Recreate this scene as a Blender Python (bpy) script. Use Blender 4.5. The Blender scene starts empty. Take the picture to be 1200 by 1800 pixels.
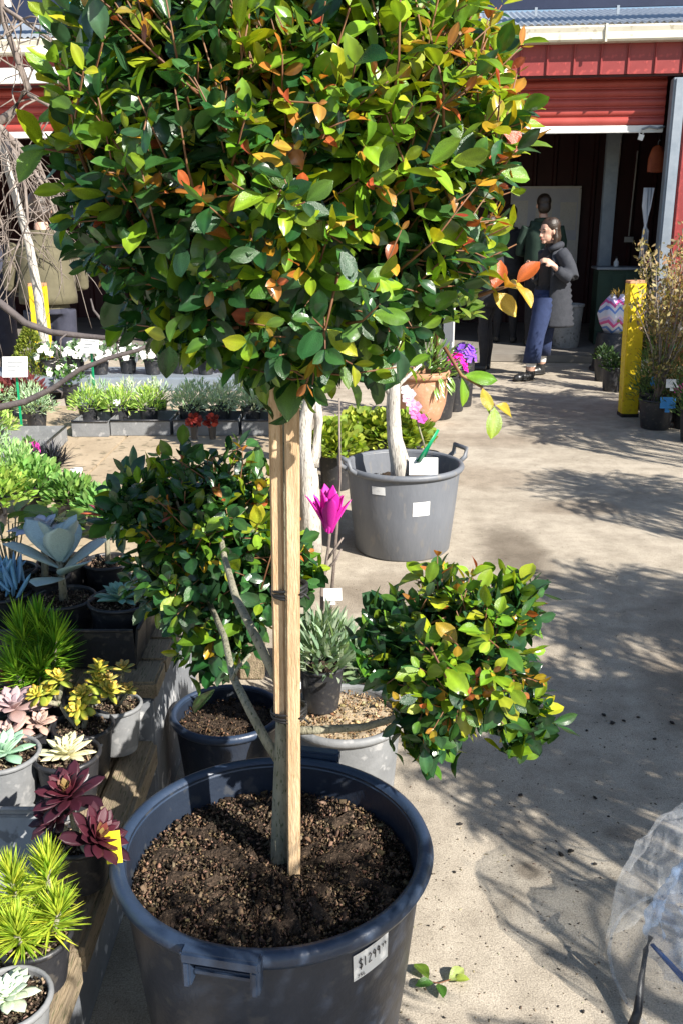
import bpy, bmesh, math, random
import numpy as np
from mathutils import Vector, Matrix
from mathutils import noise as mnoise

random.seed(7)
RNG = np.random.default_rng(11)
SC = bpy.context.scene
COL = SC.collection
R = math.radians

# ------------------------------------------------------------------ camera
PITCH = math.atan(500 / 1650)
CAMH = 1.55
FPX = 1650.0
cam = bpy.data.cameras.new('camera')
cam.sensor_fit = 'VERTICAL'
cam.sensor_height = 24.0
cam.lens = 24.0 * FPX / 1800
cam.clip_start = 0.05
cam.clip_end = 400
camo = bpy.data.objects.new('camera', cam)
COL.objects.link(camo)
camo.location = (0, 0, CAMH)
camo.rotation_euler = (math.pi / 2 - PITCH, 0, 0)
SC.camera = camo

# ------------------------------------------------------------------ sky and sun
SUN_AZ = R(47)      # to the right of straight behind the camera
SUN_EL = R(36)
SUNV = Vector((math.sin(SUN_AZ) * math.cos(SUN_EL), -math.cos(SUN_AZ) * math.cos(SUN_EL), math.sin(SUN_EL)))
w = bpy.data.worlds.new('World')
SC.world = w
w.use_nodes = True
wn = w.node_tree
bg = wn.nodes['Background']
sky = wn.nodes.new('ShaderNodeTexSky')
sky.sky_type = 'NISHITA'
sky.sun_disc = False
sky.sun_elevation = SUN_EL
sky.sun_rotation = math.atan2(SUNV.x, SUNV.y)
sky.air_density = 1.0
sky.dust_density = 0.6
wn.links.new(sky.outputs[0], bg.inputs[0])
bg.inputs[1].default_value = 0.075
sun = bpy.data.lights.new('sun', 'SUN')
sun.energy = 5.0
sun.angle = R(0.5)
sun.color = (1.0, 0.945, 0.86)
suno = bpy.data.objects.new('sun', sun)
COL.objects.link(suno)
suno.location = (4, -4, 8)
suno.rotation_euler = (-SUNV).to_track_quat('-Z', 'Y').to_euler()
SC.view_settings.view_transform = 'Standard'
SC.view_settings.look = 'None'
SC.view_settings.gamma = 1
SC.view_settings.exposure = 1.15
SC.cycles.max_bounces = 6
SC.cycles.transparent_max_bounces = 12

# ------------------------------------------------------------------ pixel helpers
def ray(px, py):
    a = (px - 600) / FPX
    b = -(py - 900) / FPX
    return Vector((a, math.cos(PITCH) + b * math.sin(PITCH), -math.sin(PITCH) + b * math.cos(PITCH)))
def on_z(px, py, z):
    r = ray(px, py)
    return Vector((0, 0, CAMH)) + r * ((z - CAMH) / r.z)
def on_y(px, py, y):
    r = ray(px, py)
    return Vector((0, 0, CAMH)) + r * (y / r.y)
def proj(p):
    d = Vector(p) - Vector((0, 0, CAMH))
    f = d.y * math.cos(PITCH) - d.z * math.sin(PITCH)
    u = d.y * math.sin(PITCH) + d.z * math.cos(PITCH)
    return 600 + FPX * d.x / f, 900 - FPX * u / f

# ------------------------------------------------------------------ materials
def nd(t, typ, **kw):
    n = t.nodes.new(typ)
    for k, v in kw.items():
        setattr(n, k, v)
    return n
def pm(name, c1, c2=None, scale=8.0, rough=0.6, bump=0.0, bscale=None, spec=0.5, metal=0.0, stretch=None,
       detail=6.0, c3=None, rvar=0.0):
    """principled material: colour between c1 and c2 by noise, flecks of c3, noise bump"""
    m = bpy.data.materials.new(name)
    m.use_nodes = True
    t = m.node_tree
    b = t.nodes['Principled BSDF']
    b.inputs['Roughness'].default_value = rough
    b.inputs['Specular IOR Level'].default_value = spec
    b.inputs['Metallic'].default_value = metal
    tc = nd(t, 'ShaderNodeTexCoord')
    vec = tc.outputs['Object']
    if stretch:
        mp = nd(t, 'ShaderNodeMapping')
        mp.inputs['Scale'].default_value = stretch
        t.links.new(vec, mp.inputs[0])
        vec = mp.outputs[0]
    if c2 is None:
        c2 = tuple(min(1, c * 1.25) for c in c1)
    n = nd(t, 'ShaderNodeTexNoise')
    n.inputs['Scale'].default_value = scale
    n.inputs['Detail'].default_value = detail
    n.inputs['Roughness'].default_value = 0.65
    t.links.new(vec, n.inputs['Vector'])
    cr = nd(t, 'ShaderNodeValToRGB')
    cr.color_ramp.elements[0].position = 0.32
    cr.color_ramp.elements[1].position = 0.68
    cr.color_ramp.elements[0].color = (*c1, 1)
    cr.color_ramp.elements[1].color = (*c2, 1)
    t.links.new(n.outputs[0], cr.inputs[0])
    out = cr.outputs[0]
    if c3:
        n3 = nd(t, 'ShaderNodeTexNoise')
        n3.inputs['Scale'].default_value = scale * 5
        n3.inputs['Detail'].default_value = 3
        t.links.new(vec, n3.inputs['Vector'])
        r3 = nd(t, 'ShaderNodeValToRGB')
        r3.color_ramp.elements[0].position = 0.58
        r3.color_ramp.elements[1].position = 0.66
        t.links.new(n3.outputs[0], r3.inputs[0])
        mx = nd(t, 'ShaderNodeMix', data_type='RGBA')
        t.links.new(r3.outputs[0], mx.inputs[0])
        t.links.new(out, mx.inputs[6])
        mx.inputs[7].default_value = (*c3, 1)
        out = mx.outputs[2]
    t.links.new(out, b.inputs['Base Color'])
    if rvar:
        mr = nd(t, 'ShaderNodeMapRange')
        mr.inputs[3].default_value = rough - rvar
        mr.inputs[4].default_value = rough + rvar
        t.links.new(n.outputs[0], mr.inputs[0])
        t.links.new(mr.outputs[0], b.inputs['Roughness'])
    if bump:
        nb = nd(t, 'ShaderNodeTexNoise')
        nb.inputs['Scale'].default_value = bscale or scale * 4
        nb.inputs['Detail'].default_value = 5
        t.links.new(vec, nb.inputs['Vector'])
        bp = nd(t, 'ShaderNodeBump')
        bp.inputs['Strength'].default_value = bump
        bp.inputs['Distance'].default_value = 0.01
        t.links.new(nb.outputs[0], bp.inputs['Height'])
        t.links.new(bp.outputs[0], b.inputs['Normal'])
    return m

def leafmat(name, rough=0.35, trans=0.25, tint=(1.25, 1.3, 0.5), bump=0.15, spec=0.5, bscale=60, mottle=0.25):
    """leaf colour = vertex colour x object colour; some light goes through"""
    m = bpy.data.materials.new(name)
    m.use_nodes = True
    t = m.node_tree
    b = t.nodes['Principled BSDF']
    b.inputs['Roughness'].default_value = rough
    b.inputs['Specular IOR Level'].default_value = spec
    at = nd(t, 'ShaderNodeAttribute', attribute_name='Col')
    oi = nd(t, 'ShaderNodeObjectInfo')
    mx = nd(t, 'ShaderNodeMix', data_type='RGBA', blend_type='MULTIPLY')
    mx.inputs[0].default_value = 1
    t.links.new(at.outputs['Color'], mx.inputs[6])
    t.links.new(oi.outputs['Color'], mx.inputs[7])
    tc = nd(t, 'ShaderNodeTexCoord')
    n = nd(t, 'ShaderNodeTexNoise')
    n.inputs['Scale'].default_value = bscale
    n.inputs['Detail'].default_value = 4
    t.links.new(tc.outputs['Object'], n.inputs['Vector'])
    mr = nd(t, 'ShaderNodeMapRange')
    mr.inputs[3].default_value = 1 - mottle * 1.6
    mr.inputs[4].default_value = 1 + mottle * 1.6
    t.links.new(n.outputs[0], mr.inputs[0])
    m2 = nd(t, 'ShaderNodeMix', data_type='RGBA', blend_type='MULTIPLY')
    m2.inputs[0].default_value = 1
    t.links.new(mx.outputs[2], m2.inputs[6])
    t.links.new(mr.outputs[0], m2.inputs[7])
    t.links.new(m2.outputs[2], b.inputs['Base Color'])
    bp = nd(t, 'ShaderNodeBump')
    bp.inputs['Strength'].default_value = bump
    bp.inputs['Distance'].default_value = 0.004
    t.links.new(n.outputs[0], bp.inputs['Height'])
    t.links.new(bp.outputs[0], b.inputs['Normal'])
    if trans:
        tr = nd(t, 'ShaderNodeBsdfTranslucent')
        tm = nd(t, 'ShaderNodeMix', data_type='RGBA', blend_type='MULTIPLY')
        tm.inputs[0].default_value = 1
        t.links.new(m2.outputs[2], tm.inputs[6])
        tm.inputs[7].default_value = (*tint, 1)
        t.links.new(tm.outputs[2], tr.inputs[0])
        ms = nd(t, 'ShaderNodeMixShader')
        ms.inputs[0].default_value = trans
        t.links.new(b.outputs[0], ms.inputs[1])
        t.links.new(tr.outputs[0], ms.inputs[2])
        t.links.new(ms.outputs[0], t.nodes['Material Output'].inputs[0])
    return m

def concrete_mat():
    m = bpy.data.materials.new('yard_concrete')
    m.use_nodes = True
    t = m.node_tree
    b = t.nodes['Principled BSDF']
    b.inputs['Roughness'].default_value = 0.85
    b.inputs['Specular IOR Level'].default_value = 0.3
    tc = nd(t, 'ShaderNodeTexCoord')
    v = tc.outputs['Object']
    def noise(sc, de=6, ro=0.6):
        n = nd(t, 'ShaderNodeTexNoise')
        n.inputs['Scale'].default_value = sc
        n.inputs['Detail'].default_value = de
        n.inputs['Roughness'].default_value = ro
        t.links.new(v, n.inputs['Vector'])
        return n
    def ramp(src, p0, c0, p1, c1):
        r = nd(t, 'ShaderNodeValToRGB')
        r.color_ramp.elements[0].position = p0
        r.color_ramp.elements[0].color = (*c0, 1)
        r.color_ramp.elements[1].position = p1
        r.color_ramp.elements[1].color = (*c1, 1)
        t.links.new(src, r.inputs[0])
        return r.outputs[0]
    def mul(a, c, fac=1.0):
        x = nd(t, 'ShaderNodeMix', data_type='RGBA', blend_type='MULTIPLY')
        x.inputs[0].default_value = fac
        t.links.new(a, x.inputs[6])
        t.links.new(c, x.inputs[7])
        return x.outputs[2]
    big = noise(0.9, 8, 0.6)
    base = ramp(big.outputs[0], 0.3, (0.385, 0.337, 0.270), 0.7, (0.51, 0.453, 0.372))
    mid = noise(7, 8, 0.7)
    base = mul(base, ramp(mid.outputs[0], 0.30, (0.66, 0.64, 0.62), 0.60, (1.05, 1.04, 1.03)))
    fine = noise(260, 3, 0.7)
    base = mul(base, ramp(fine.outputs[0], 0.33, (0.55, 0.55, 0.56), 0.62, (1.12, 1.12, 1.1)))
    grit = noise(90, 3, 0.6)
    base = mul(base, ramp(grit.outputs[0], 0.30, (0.62, 0.61, 0.6), 0.42, (1, 1, 1)))
    # damp patches and old spills, each with its own place and outline
    wob = noise(6, 5, 0.6)
    for (x, y, rx, ry, dark) in [(0.86, 4.45, 0.17, 0.42, 0.5), (1.08, 2.03, 0.085, 0.085, 0.42), (1.30, 2.25, 0.2, 0.10, 0.7),
                                 (0.3, 3.85, 0.42, 0.25, 0.68), (0.47, 2.0, 0.035, 0.035, 0.55), (0.85, 5.9, 0.5, 0.3, 0.8), (0.75, 2.15, 0.05, 0.04, 0.7),
                                 (1.5, 3.3, 0.35, 0.6, 0.75), (0.95, 7.0, 0.7, 0.25, 0.8), (1.15, 2.9, 0.12, 0.3, 0.7), (0.62, 2.75, 0.1, 0.16, 0.75), (0.8, 1.75, 0.03, 0.05, 0.6), (1.35, 5.2, 0.3, 0.15, 0.7)]:
        sp = nd(t, 'ShaderNodeVectorMath', operation='SUBTRACT')
        t.links.new(v, sp.inputs[0])
        sp.inputs[1].default_value = (x, y, 0)
        sc = nd(t, 'ShaderNodeVectorMath', operation='MULTIPLY')
        t.links.new(sp.outputs[0], sc.inputs[0])
        sc.inputs[1].default_value = (1 / rx, 1 / ry, 0)
        le = nd(t, 'ShaderNodeVectorMath', operation='LENGTH')
        t.links.new(sc.outputs[0], le.inputs[0])
        ad = nd(t, 'ShaderNodeMath', operation='ADD')
        t.links.new(le.outputs['Value'], ad.inputs[0])
        t.links.new(wob.outputs[0], ad.inputs[1])
        base = mul(base, ramp_pos(t, ad.outputs[0], dark))
    t.links.new(base, b.inputs['Base Color'])
    bp = nd(t, 'ShaderNodeBump')
    bp.inputs['Strength'].default_value = 0.35
    bp.inputs['Distance'].default_value = 0.006
    t.links.new(fine.outputs[0], bp.inputs['Height'])
    t.links.new(bp.outputs[0], b.inputs['Normal'])
    return m
def ramp_pos(t, src, dark):
    mr = nd(t, 'ShaderNodeMapRange')
    mr.inputs[1].default_value = 1.15
    mr.inputs[2].default_value = 1.75
    t.links.new(src, mr.inputs[0])
    r = nd(t, 'ShaderNodeValToRGB')
    r.color_ramp.elements[0].color = (dark, dark * 0.96, dark * 0.93, 1)
    r.color_ramp.elements[1].color = (1, 1, 1, 1)
    t.links.new(mr.outputs[0], r.inputs[0])
    return r.outputs[0]

def chevron_mat():
    m = bpy.data.materials.new('chevron_paper')
    m.use_nodes = True
    t = m.node_tree
    b = t.nodes['Principled BSDF']
    b.inputs['Roughness'].default_value = 0.5
    tc = nd(t, 'ShaderNodeTexCoord')
    s = nd(t, 'ShaderNodeSeparateXYZ')
    t.links.new(tc.outputs['Object'], s.inputs[0])
    pp = nd(t, 'ShaderNodeMath', operation='PINGPONG')
    pp.inputs[1].default_value = 0.06
    t.links.new(s.outputs['X'], pp.inputs[0])
    ad = nd(t, 'ShaderNodeMath', operation='ADD')
    t.links.new(s.outputs['Z'], ad.inputs[0])
    t.links.new(pp.outputs[0], ad.inputs[1])
    fr = nd(t, 'ShaderNodeMath', operation='MULTIPLY')
    fr.inputs[1].default_value = 4.6
    t.links.new(ad.outputs[0], fr.inputs[0])
    f2 = nd(t, 'ShaderNodeMath', operation='FRACT')
    t.links.new(fr.outputs[0], f2.inputs[0])
    r = nd(t, 'ShaderNodeValToRGB')
    r.color_ramp.interpolation = 'CONSTANT'
    cols = [(0, (0.62, 0.66, 0.8)), (0.25, (0.12, 0.25, 0.65)), (0.38, (0.7, 0.7, 0.8)), (0.55, (0.62, 0.08, 0.3)), (0.72, (0.5, 0.4, 0.7)), (0.88, (0.75, 0.65, 0.78))]
    e = r.color_ramp.elements
    e[0].position, e[0].color = 0, (*cols[0][1], 1)
    e[1].position, e[1].color = cols[1][0], (*cols[1][1], 1)
    for p, c in cols[2:]:
        k = e.new(p)
        k.color = (*c, 1)
    t.links.new(f2.outputs[0], r.inputs[0])
    t.links.new(r.outputs[0], b.inputs['Base Color'])
    return m

def plastic_film_mat(name='clear_plastic_film', col=(0.9, 0.92, 0.95), a0=0.06, a1=0.36, bmp=0.9):
    m = bpy.data.materials.new(name)
    m.use_nodes = True
    t = m.node_tree
    b = t.nodes['Principled BSDF']
    b.inputs['Base Color'].default_value = (*col, 1)
    b.inputs['Roughness'].default_value = 0.07
    b.inputs['Specular IOR Level'].default_value = 1.0
    tc = nd(t, 'ShaderNodeTexCoord')
    n = nd(t, 'ShaderNodeTexNoise')
    n.inputs['Scale'].default_value = 9
    n.inputs['Detail'].default_value = 5
    n.inputs['Distortion'].default_value = 1.5
    t.links.new(tc.outputs['Object'], n.inputs['Vector'])
    bp = nd(t, 'ShaderNodeBump')
    bp.inputs['Strength'].default_value = bmp
    bp.inputs['Distance'].default_value = 0.03
    t.links.new(n.outputs[0], bp.inputs['Height'])
    t.links.new(bp.outputs[0], b.inputs['Normal'])
    tr = nd(t, 'ShaderNodeBsdfTransparent')
    tr.inputs[0].default_value = (0.96, 0.97, 0.98, 1)
    lw = nd(t, 'ShaderNodeLayerWeight')
    lw.inputs[0].default_value = 0.25
    t.links.new(bp.outputs[0], lw.inputs['Normal'])
    mr = nd(t, 'ShaderNodeMapRange')
    mr.inputs[3].default_value = a0
    mr.inputs[4].default_value = a1
    t.links.new(lw.outputs['Facing'], mr.inputs[0])
    ms = nd(t, 'ShaderNodeMixShader')
    t.links.new(mr.outputs[0], ms.inputs[0])
    t.links.new(tr.outputs[0], ms.inputs[1])
    t.links.new(b.outputs[0], ms.inputs[2])
    t.links.new(ms.outputs[0], t.nodes['Material Output'].inputs[0])
    return m

M = {}
M['concrete'] = concrete_mat()
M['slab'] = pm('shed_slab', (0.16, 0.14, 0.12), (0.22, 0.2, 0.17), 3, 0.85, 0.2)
M['navy_plastic'] = pm('navy_black_plastic', (0.012, 0.018, 0.032), (0.020, 0.029, 0.048), 5, 0.42, 0.12, 90, c3=(0.045, 0.05, 0.06), rvar=0.12)
M['rim_plastic'] = pm('navy_rim_plastic', (0.02, 0.034, 0.065), (0.03, 0.048, 0.085), 7, 0.38, 0.1, 120, rvar=0.1)
M['black_plastic'] = pm('black_plastic', (0.012, 0.013, 0.016), (0.03, 0.03, 0.034), 9, 0.45, 0.15, 100, c3=(0.06, 0.055, 0.05))
M['grey_plastic'] = pm('grey_tub_plastic', (0.105, 0.115, 0.135), (0.15, 0.16, 0.18), 6, 0.5, 0.1, 90, stretch=(1, 1, 0.4), c3=(0.16, 0.16, 0.165))
M['dusty_plastic'] = pm('dusty_grey_plastic', (0.14, 0.145, 0.15), (0.24, 0.245, 0.25), 6, 0.6, 0.15, 70, c3=(0.3, 0.3, 0.3))
M['tray_plastic'] = pm('pale_grey_tray', (0.2, 0.21, 0.22), (0.32, 0.325, 0.33), 6, 0.55, 0.15, 60, c3=(0.12, 0.12, 0.12))
M['soil'] = pm('potting_soil', (0.022, 0.016, 0.012), (0.075, 0.052, 0.036), 40, 0.95, 1.0, 140, spec=0.15, c3=(0.14, 0.1, 0.07))
M['chips'] = leafmat('soil_bits', 0.9, 0, bump=0.3, spec=0.15, bscale=200)
M['timber'] = pm('stake_timber', (0.46, 0.32, 0.18), (0.60, 0.44, 0.27), 5, 0.75, 0.35, 30, stretch=(14, 14, 1.2), c3=(0.40, 0.27, 0.14))
M['sleeper'] = pm('weathered_sleeper', (0.17, 0.13, 0.085), (0.33, 0.26, 0.17), 6, 0.88, 0.6, 25, stretch=(10, 1.2, 6), c3=(0.1, 0.1, 0.045))
M['riser'] = pm('grey_fibre_board', (0.13, 0.14, 0.155), (0.2, 0.21, 0.225), 5, 0.8, 0.3, 40, c3=(0.5, 0.5, 0.5))
M['bench_ply'] = pm('bench_ply', (0.30, 0.23, 0.15), (0.44, 0.35, 0.24), 4, 0.85, 0.3, 40, c3=(0.2, 0.16, 0.1))
M['bark'] = pm('green_grey_bark', (0.17, 0.16, 0.11), (0.32, 0.30, 0.22), 14, 0.85, 0.5, 60, stretch=(3, 3, 1), c3=(0.07, 0.085, 0.04))
M['pale_bark'] = pm('pale_bark', (0.36, 0.33, 0.29), (0.55, 0.52, 0.47), 9, 0.85, 0.6, 40, stretch=(3, 3, 0.7), c3=(0.2, 0.18, 0.15))
M['dark_bark'] = pm('dark_bark', (0.06, 0.05, 0.05), (0.12, 0.1, 0.095), 14, 0.8, 0.4, 60)
M['grey_twig'] = pm('grey_twig_bark', (0.13, 0.10, 0.085), (0.25, 0.21, 0.18), 12, 0.85, 0.4, 60)
M['red_twig'] = pm('red_brown_twig', (0.12, 0.045, 0.02), (0.2, 0.1, 0.04), 20, 0.6)
M['leaf'] = leafmat('glossy_leaf', 0.27, 0.27, spec=0.65, mottle=0.3, bump=0.3, bscale=45)
M['soft_leaf'] = leafmat('soft_leaf', 0.55, 0.3, spec=0.3)
M['succ'] = leafmat('succulent_leaf', 0.5, 0.08, tint=(1.1, 1.1, 0.7), bump=0.08, spec=0.4, bscale=40, mottle=0.2)
M['petal'] = leafmat('petal', 0.5, 0.3, tint=(1.2, 1, 1.2), bump=0.1, spec=0.3)
M['terracotta'] = pm('terracotta', (0.36, 0.17, 0.09), (0.5, 0.27, 0.16), 7, 0.85, 0.25, 60, c3=(0.42, 0.3, 0.22))
M['red_steel'] = pm('red_cladding', (0.21, 0.032, 0.032), (0.28, 0.05, 0.048), 3, 0.45, 0.08, 30, c3=(0.36, 0.06, 0.055), spec=0.4)
M['red_roller'] = pm('red_roller_slat', (0.30, 0.045, 0.036), (0.39, 0.07, 0.058), 3, 0.42, 0.05, 30, spec=0.4)
M['dark_red'] = pm('inner_red_wall', (0.035, 0.006, 0.008), (0.05, 0.009, 0.011), 3, 0.6)  # cladding red darkened so the interior looks unlit; shade held in the colour
M['cream'] = pm('cream_gutter', (0.55, 0.52, 0.42), (0.66, 0.63, 0.53), 3, 0.5, c3=(0.45, 0.4, 0.3))
M['zinc'] = pm('zinc_roof', (0.34, 0.38, 0.42), (0.46, 0.5, 0.55), 5, 0.4, metal=0.5)
M['steel'] = pm('galvanised_steel', (0.22, 0.26, 0.31), (0.3, 0.34, 0.39), 8, 0.45, metal=0.3)
M['white_paint'] = pm('white_paint', (0.68, 0.68, 0.66), (0.8, 0.8, 0.78), 6, 0.5)
M['navy_sign'] = pm('navy_sign', (0.012, 0.018, 0.045), (0.02, 0.028, 0.06), 2, 0.4)
M['cyan'] = pm('cyan_letter', (0.02, 0.42, 0.75), (0.03, 0.47, 0.8), 2, 0.4)
M['yellow'] = pm('yellow_paint', (0.72, 0.50, 0.008), (0.84, 0.62, 0.015), 7, 0.55, 0.25, 40, c3=(0.6, 0.36, 0.02))
M['cut_timber'] = pm('cut_timber', (0.5, 0.22, 0.1), (0.6, 0.32, 0.18), 20, 0.8)
M['card'] = pm('white_card', (0.74, 0.75, 0.74), (0.82, 0.82, 0.81), 12, 0.5, c3=(0.66, 0.66, 0.66))
M['ink'] = pm('black_ink', (0.015, 0.015, 0.02), None, 10, 0.6)
M['green_plastic'] = pm('green_plastic', (0.0, 0.22, 0.09), (0.01, 0.3, 0.13), 8, 0.35)
M['yellow_tag'] = pm('yellow_tag', (0.75, 0.62, 0.03), None, 8, 0.4)
M['black_tie'] = pm('black_rubber', (0.012, 0.012, 0.012), None, 20, 0.6)
M['skin'] = pm('skin', (0.50, 0.29, 0.21), (0.56, 0.34, 0.25), 8, 0.5)
M['hair'] = pm('dark_hair', (0.014, 0.009, 0.006), (0.045, 0.028, 0.018), 60, 0.4, 0.4, 120)
M['jeans'] = pm('blue_denim', (0.010, 0.020, 0.065), (0.022, 0.038, 0.105), 14, 0.9, 0.2, 120)
M['coat'] = pm('grey_puffer', (0.026, 0.029, 0.037), (0.040, 0.043, 0.053), 16, 0.8, 0.3, 30, spec=0.3)
M['black_cloth'] = pm('black_cloth', (0.012, 0.012, 0.015), (0.022, 0.022, 0.026), 20, 0.9)
M['boots'] = pm('black_leather', (0.012, 0.012, 0.013), (0.03, 0.03, 0.03), 20, 0.35)
M['khaki'] = pm('khaki_jacket', (0.085, 0.075, 0.042), (0.12, 0.105, 0.062), 10, 0.85, 0.4, 20)
M['dark_trousers'] = pm('dark_trousers', (0.022, 0.024, 0.04), (0.04, 0.042, 0.065), 14, 0.85)
M['dark_green_cloth'] = pm('dark_green_cloth', (0.012, 0.03, 0.02), (0.02, 0.045, 0.03), 14, 0.85)
M['dark_green_panel'] = pm('dark_green_panel', (0.02, 0.05, 0.03), (0.03, 0.07, 0.045), 4, 0.6)
M['orange'] = pm('orange_fabric', (0.22, 0.04, 0.015), (0.3, 0.07, 0.02), 10, 0.7)
M['pink'] = pm('pink_plastic', (0.7, 0.04, 0.35), None, 10, 0.4)
M['blue_tag'] = pm('blue_card', (0.03, 0.22, 0.55), (0.06, 0.3, 0.65), 10, 0.5)
M['blue_fabric'] = pm('blue_fabric', (0.22, 0.32, 0.5), (0.38, 0.48, 0.62), 7, 0.8)
M['blue_strap'] = pm('blue_strap', (0.02, 0.07, 0.22), None, 10, 0.5)
M['purple'] = pm('purple_wrap', (0.2, 0.05, 0.5), (0.3, 0.1, 0.6), 10, 0.4)
M['chevron'] = chevron_mat()
M['film'] = plastic_film_mat()
M['blue_film'] = plastic_film_mat('blue_film', (0.30, 0.42, 0.62), 0.30, 0.5, 0.12)
M['crumb'] = pm('dark_crumb', (0.012, 0.01, 0.009), (0.03, 0.025, 0.02), 60, 0.95)
M['paper'] = pm('notice_paper', (0.62, 0.66, 0.76), (0.72, 0.75, 0.82), 3, 0.7)

# ------------------------------------------------------------------ mesh helpers
def np_mesh(name, V, F, mat, colors=None, smooth=True):
    """V (n,3), F (m,k) all polygons of k corners, or a list of lists"""
    me = bpy.data.meshes.new(name)
    if isinstance(F, np.ndarray):
        m, k = F.shape
        me.vertices.add(len(V))
        me.vertices.foreach_set('co', np.asarray(V, dtype=np.float32).ravel())
        me.loops.add(m * k)
        me.loops.foreach_set('vertex_index', F.astype(np.int32).ravel())
        me.polygons.add(m)
        me.polygons.foreach_set('loop_start', np.arange(0, m * k, k, dtype=np.int32))
        me.update(calc_edges=True)
    else:
        me.from_pydata([tuple(v) for v in V], [], F)
        me.update()
    if smooth is True:
        me.polygons.foreach_set('use_smooth', np.ones(len(me.polygons), dtype=bool))
    if colors is not None:
        ca = me.color_attributes.new('Col', 'FLOAT_COLOR', 'POINT')
        c = np.ones((len(V), 4), dtype=np.float32)
        c[:, :3] = colors
        ca.data.foreach_set('color', c.ravel())
    if mat is not None:
        me.materials.append(mat)
    return me

def link(name, data, parent=None, loc=None, mtx=None):
    o = bpy.data.objects.new(name, data)
    COL.objects.link(o)
    if parent is not None:
        o.parent = parent
    if loc is not None:
        o.location = loc
    if mtx is not None:
        o.matrix_basis = mtx
    return o
def thing(name, label, cat, loc=(0, 0, 0), rz=0, group=None):
    o = link(name, None, None, loc)
    o.rotation_euler = (0, 0, rz)
    o.empty_display_size = 0.1
    o['label'] = label
    o['category'] = cat
    if group:
        o['group'] = group
    return o
def structure(o):
    o['kind'] = 'structure'
    return o
def stuff(o):
    o['kind'] = 'stuff'
    return o

class G:
    """collects shapes, builds ONE mesh"""
    def __init__(s):
        s.V, s.F, s.C = [], [], []
    def add(s, V, F, col=(1, 1, 1)):
        n = len(s.V)
        s.V += [tuple(v) for v in V]
        s.F += [[i + n for i in f] for f in F]
        s.C += [col] * len(V)
        return s
    def box(s, c, size, col=(1, 1, 1), mtx=None):
        x, y, z = [d / 2 for d in size]
        V = [Vector((a * x, b * y, e * z)) for e in (-1, 1) for b in (-1, 1) for a in (-1, 1)]
        if mtx is not None:
            V = [mtx @ v for v in V]
        V = [v + Vector(c) for v in V]
        return s.add(V, [[0, 2, 3, 1], [4, 5, 7, 6], [0, 1, 5, 4], [2, 6, 7, 3], [0, 4, 6, 2], [1, 3, 7, 5]], col)
    def lathe(s, prof, seg=32, c=(0, 0, 0), col=(1, 1, 1), wob=0.0):
        V, F = [], []
        n = len(prof)
        for i in range(seg):
            a = 2 * math.pi * i / seg
            k = 1 + wob * math.sin(3 * a + 1)
            for r, z in prof:
                V.append((c[0] + r * k * math.cos(a), c[1] + r * k * math.sin(a), c[2] + z))
        for i in range(seg):
            j = (i + 1) % seg
            for q in range(n - 1):
                F.append([i * n + q, j * n + q, j * n + q + 1, i * n + q + 1])
        return s.add(V, F, col)
    def tube(s, pts, rad, sides=8, col=(1, 1, 1), flat=1.0):
        pts = [Vector(p) for p in pts]
        if not hasattr(rad, '__len__'):
            rad = [rad] * len(pts)
        V, F = [], []
        up = Vector((0.13, 0.31, 1)).normalized()
        for i, p in enumerate(pts):
            d = (pts[min(i + 1, len(pts) - 1)] - pts[max(i - 1, 0)])
            if d.length < 1e-9:
                d = Vector((0, 0, 1))
            d.normalize()
            ref = up if abs(d.dot(up)) < 0.95 else Vector((1, 0, 0))
            a = d.cross(ref).normalized()
            b = d.cross(a)
            for k in range(sides):
                t = 2 * math.pi * k / sides
                V.append(p + (a * math.cos(t) + b * math.sin(t) * flat) * rad[i])
        for i in range(len(pts) - 1):
            for k in range(sides):
                q = (k + 1) % sides
                F.append([i * sides + k, i * sides + q, (i + 1) * sides + q, (i + 1) * sides + k])
        F.append(list(range(sides))[::-1])
        F.append([(len(pts) - 1) * sides + k for k in range(sides)])
        return s.add(V, F, col)
    def ell(s, c, r, col=(1, 1, 1), seg=12, rings=8, mtx=None):
        V, F = [], []
        for i in range(rings + 1):
            th = math.pi * (0.004 + 0.992 * i / rings)
            for k in range(seg):
                ph = 2 * math.pi * k / seg
                v = Vector((r[0] * math.sin(th) * math.cos(ph), r[1] * math.sin(th) * math.sin(ph), r[2] * math.cos(th)))
                if mtx is not None:
                    v = mtx @ v
                V.append(v + Vector(c))
        for i in range(rings):
            for k in range(seg):
                q = (k + 1) % seg
                F.append([i * seg + k, (i + 1) * seg + k, (i + 1) * seg + q, i * seg + q])
        F.append(list(range(seg)))
        F.append([rings * seg + k for k in range(seg)][::-1])
        return s.add(V, F, col)
    def mesh(s, name, mat, smooth=True, col=False):
        me = np_mesh(name, s.V, s.F, mat, np.array(s.C) if col else None, smooth)
        return me
    def build(s, name, mat, parent=None, smooth=True, col=False, bevel=0, loc=None):
        me = s.mesh(name, mat, smooth, col)
        if bevel:
            bm = bmesh.new()
            bm.from_mesh(me)
            bmesh.ops.bevel(bm, geom=[e for e in bm.edges if len(e.link_faces) == 2 and e.calc_face_angle(0) > 0.6],
                            offset=bevel, segments=2, affect='EDGES', clamp_overlap=True)
            bm.to_mesh(me)
            bm.free()
        return link(name, me, parent, loc)

def sharp(o, ang=40):
    me = o.data
    try:
        me.set_sharp_from_angle(angle=R(ang))
    except Exception:
        pass
    return o

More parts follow.
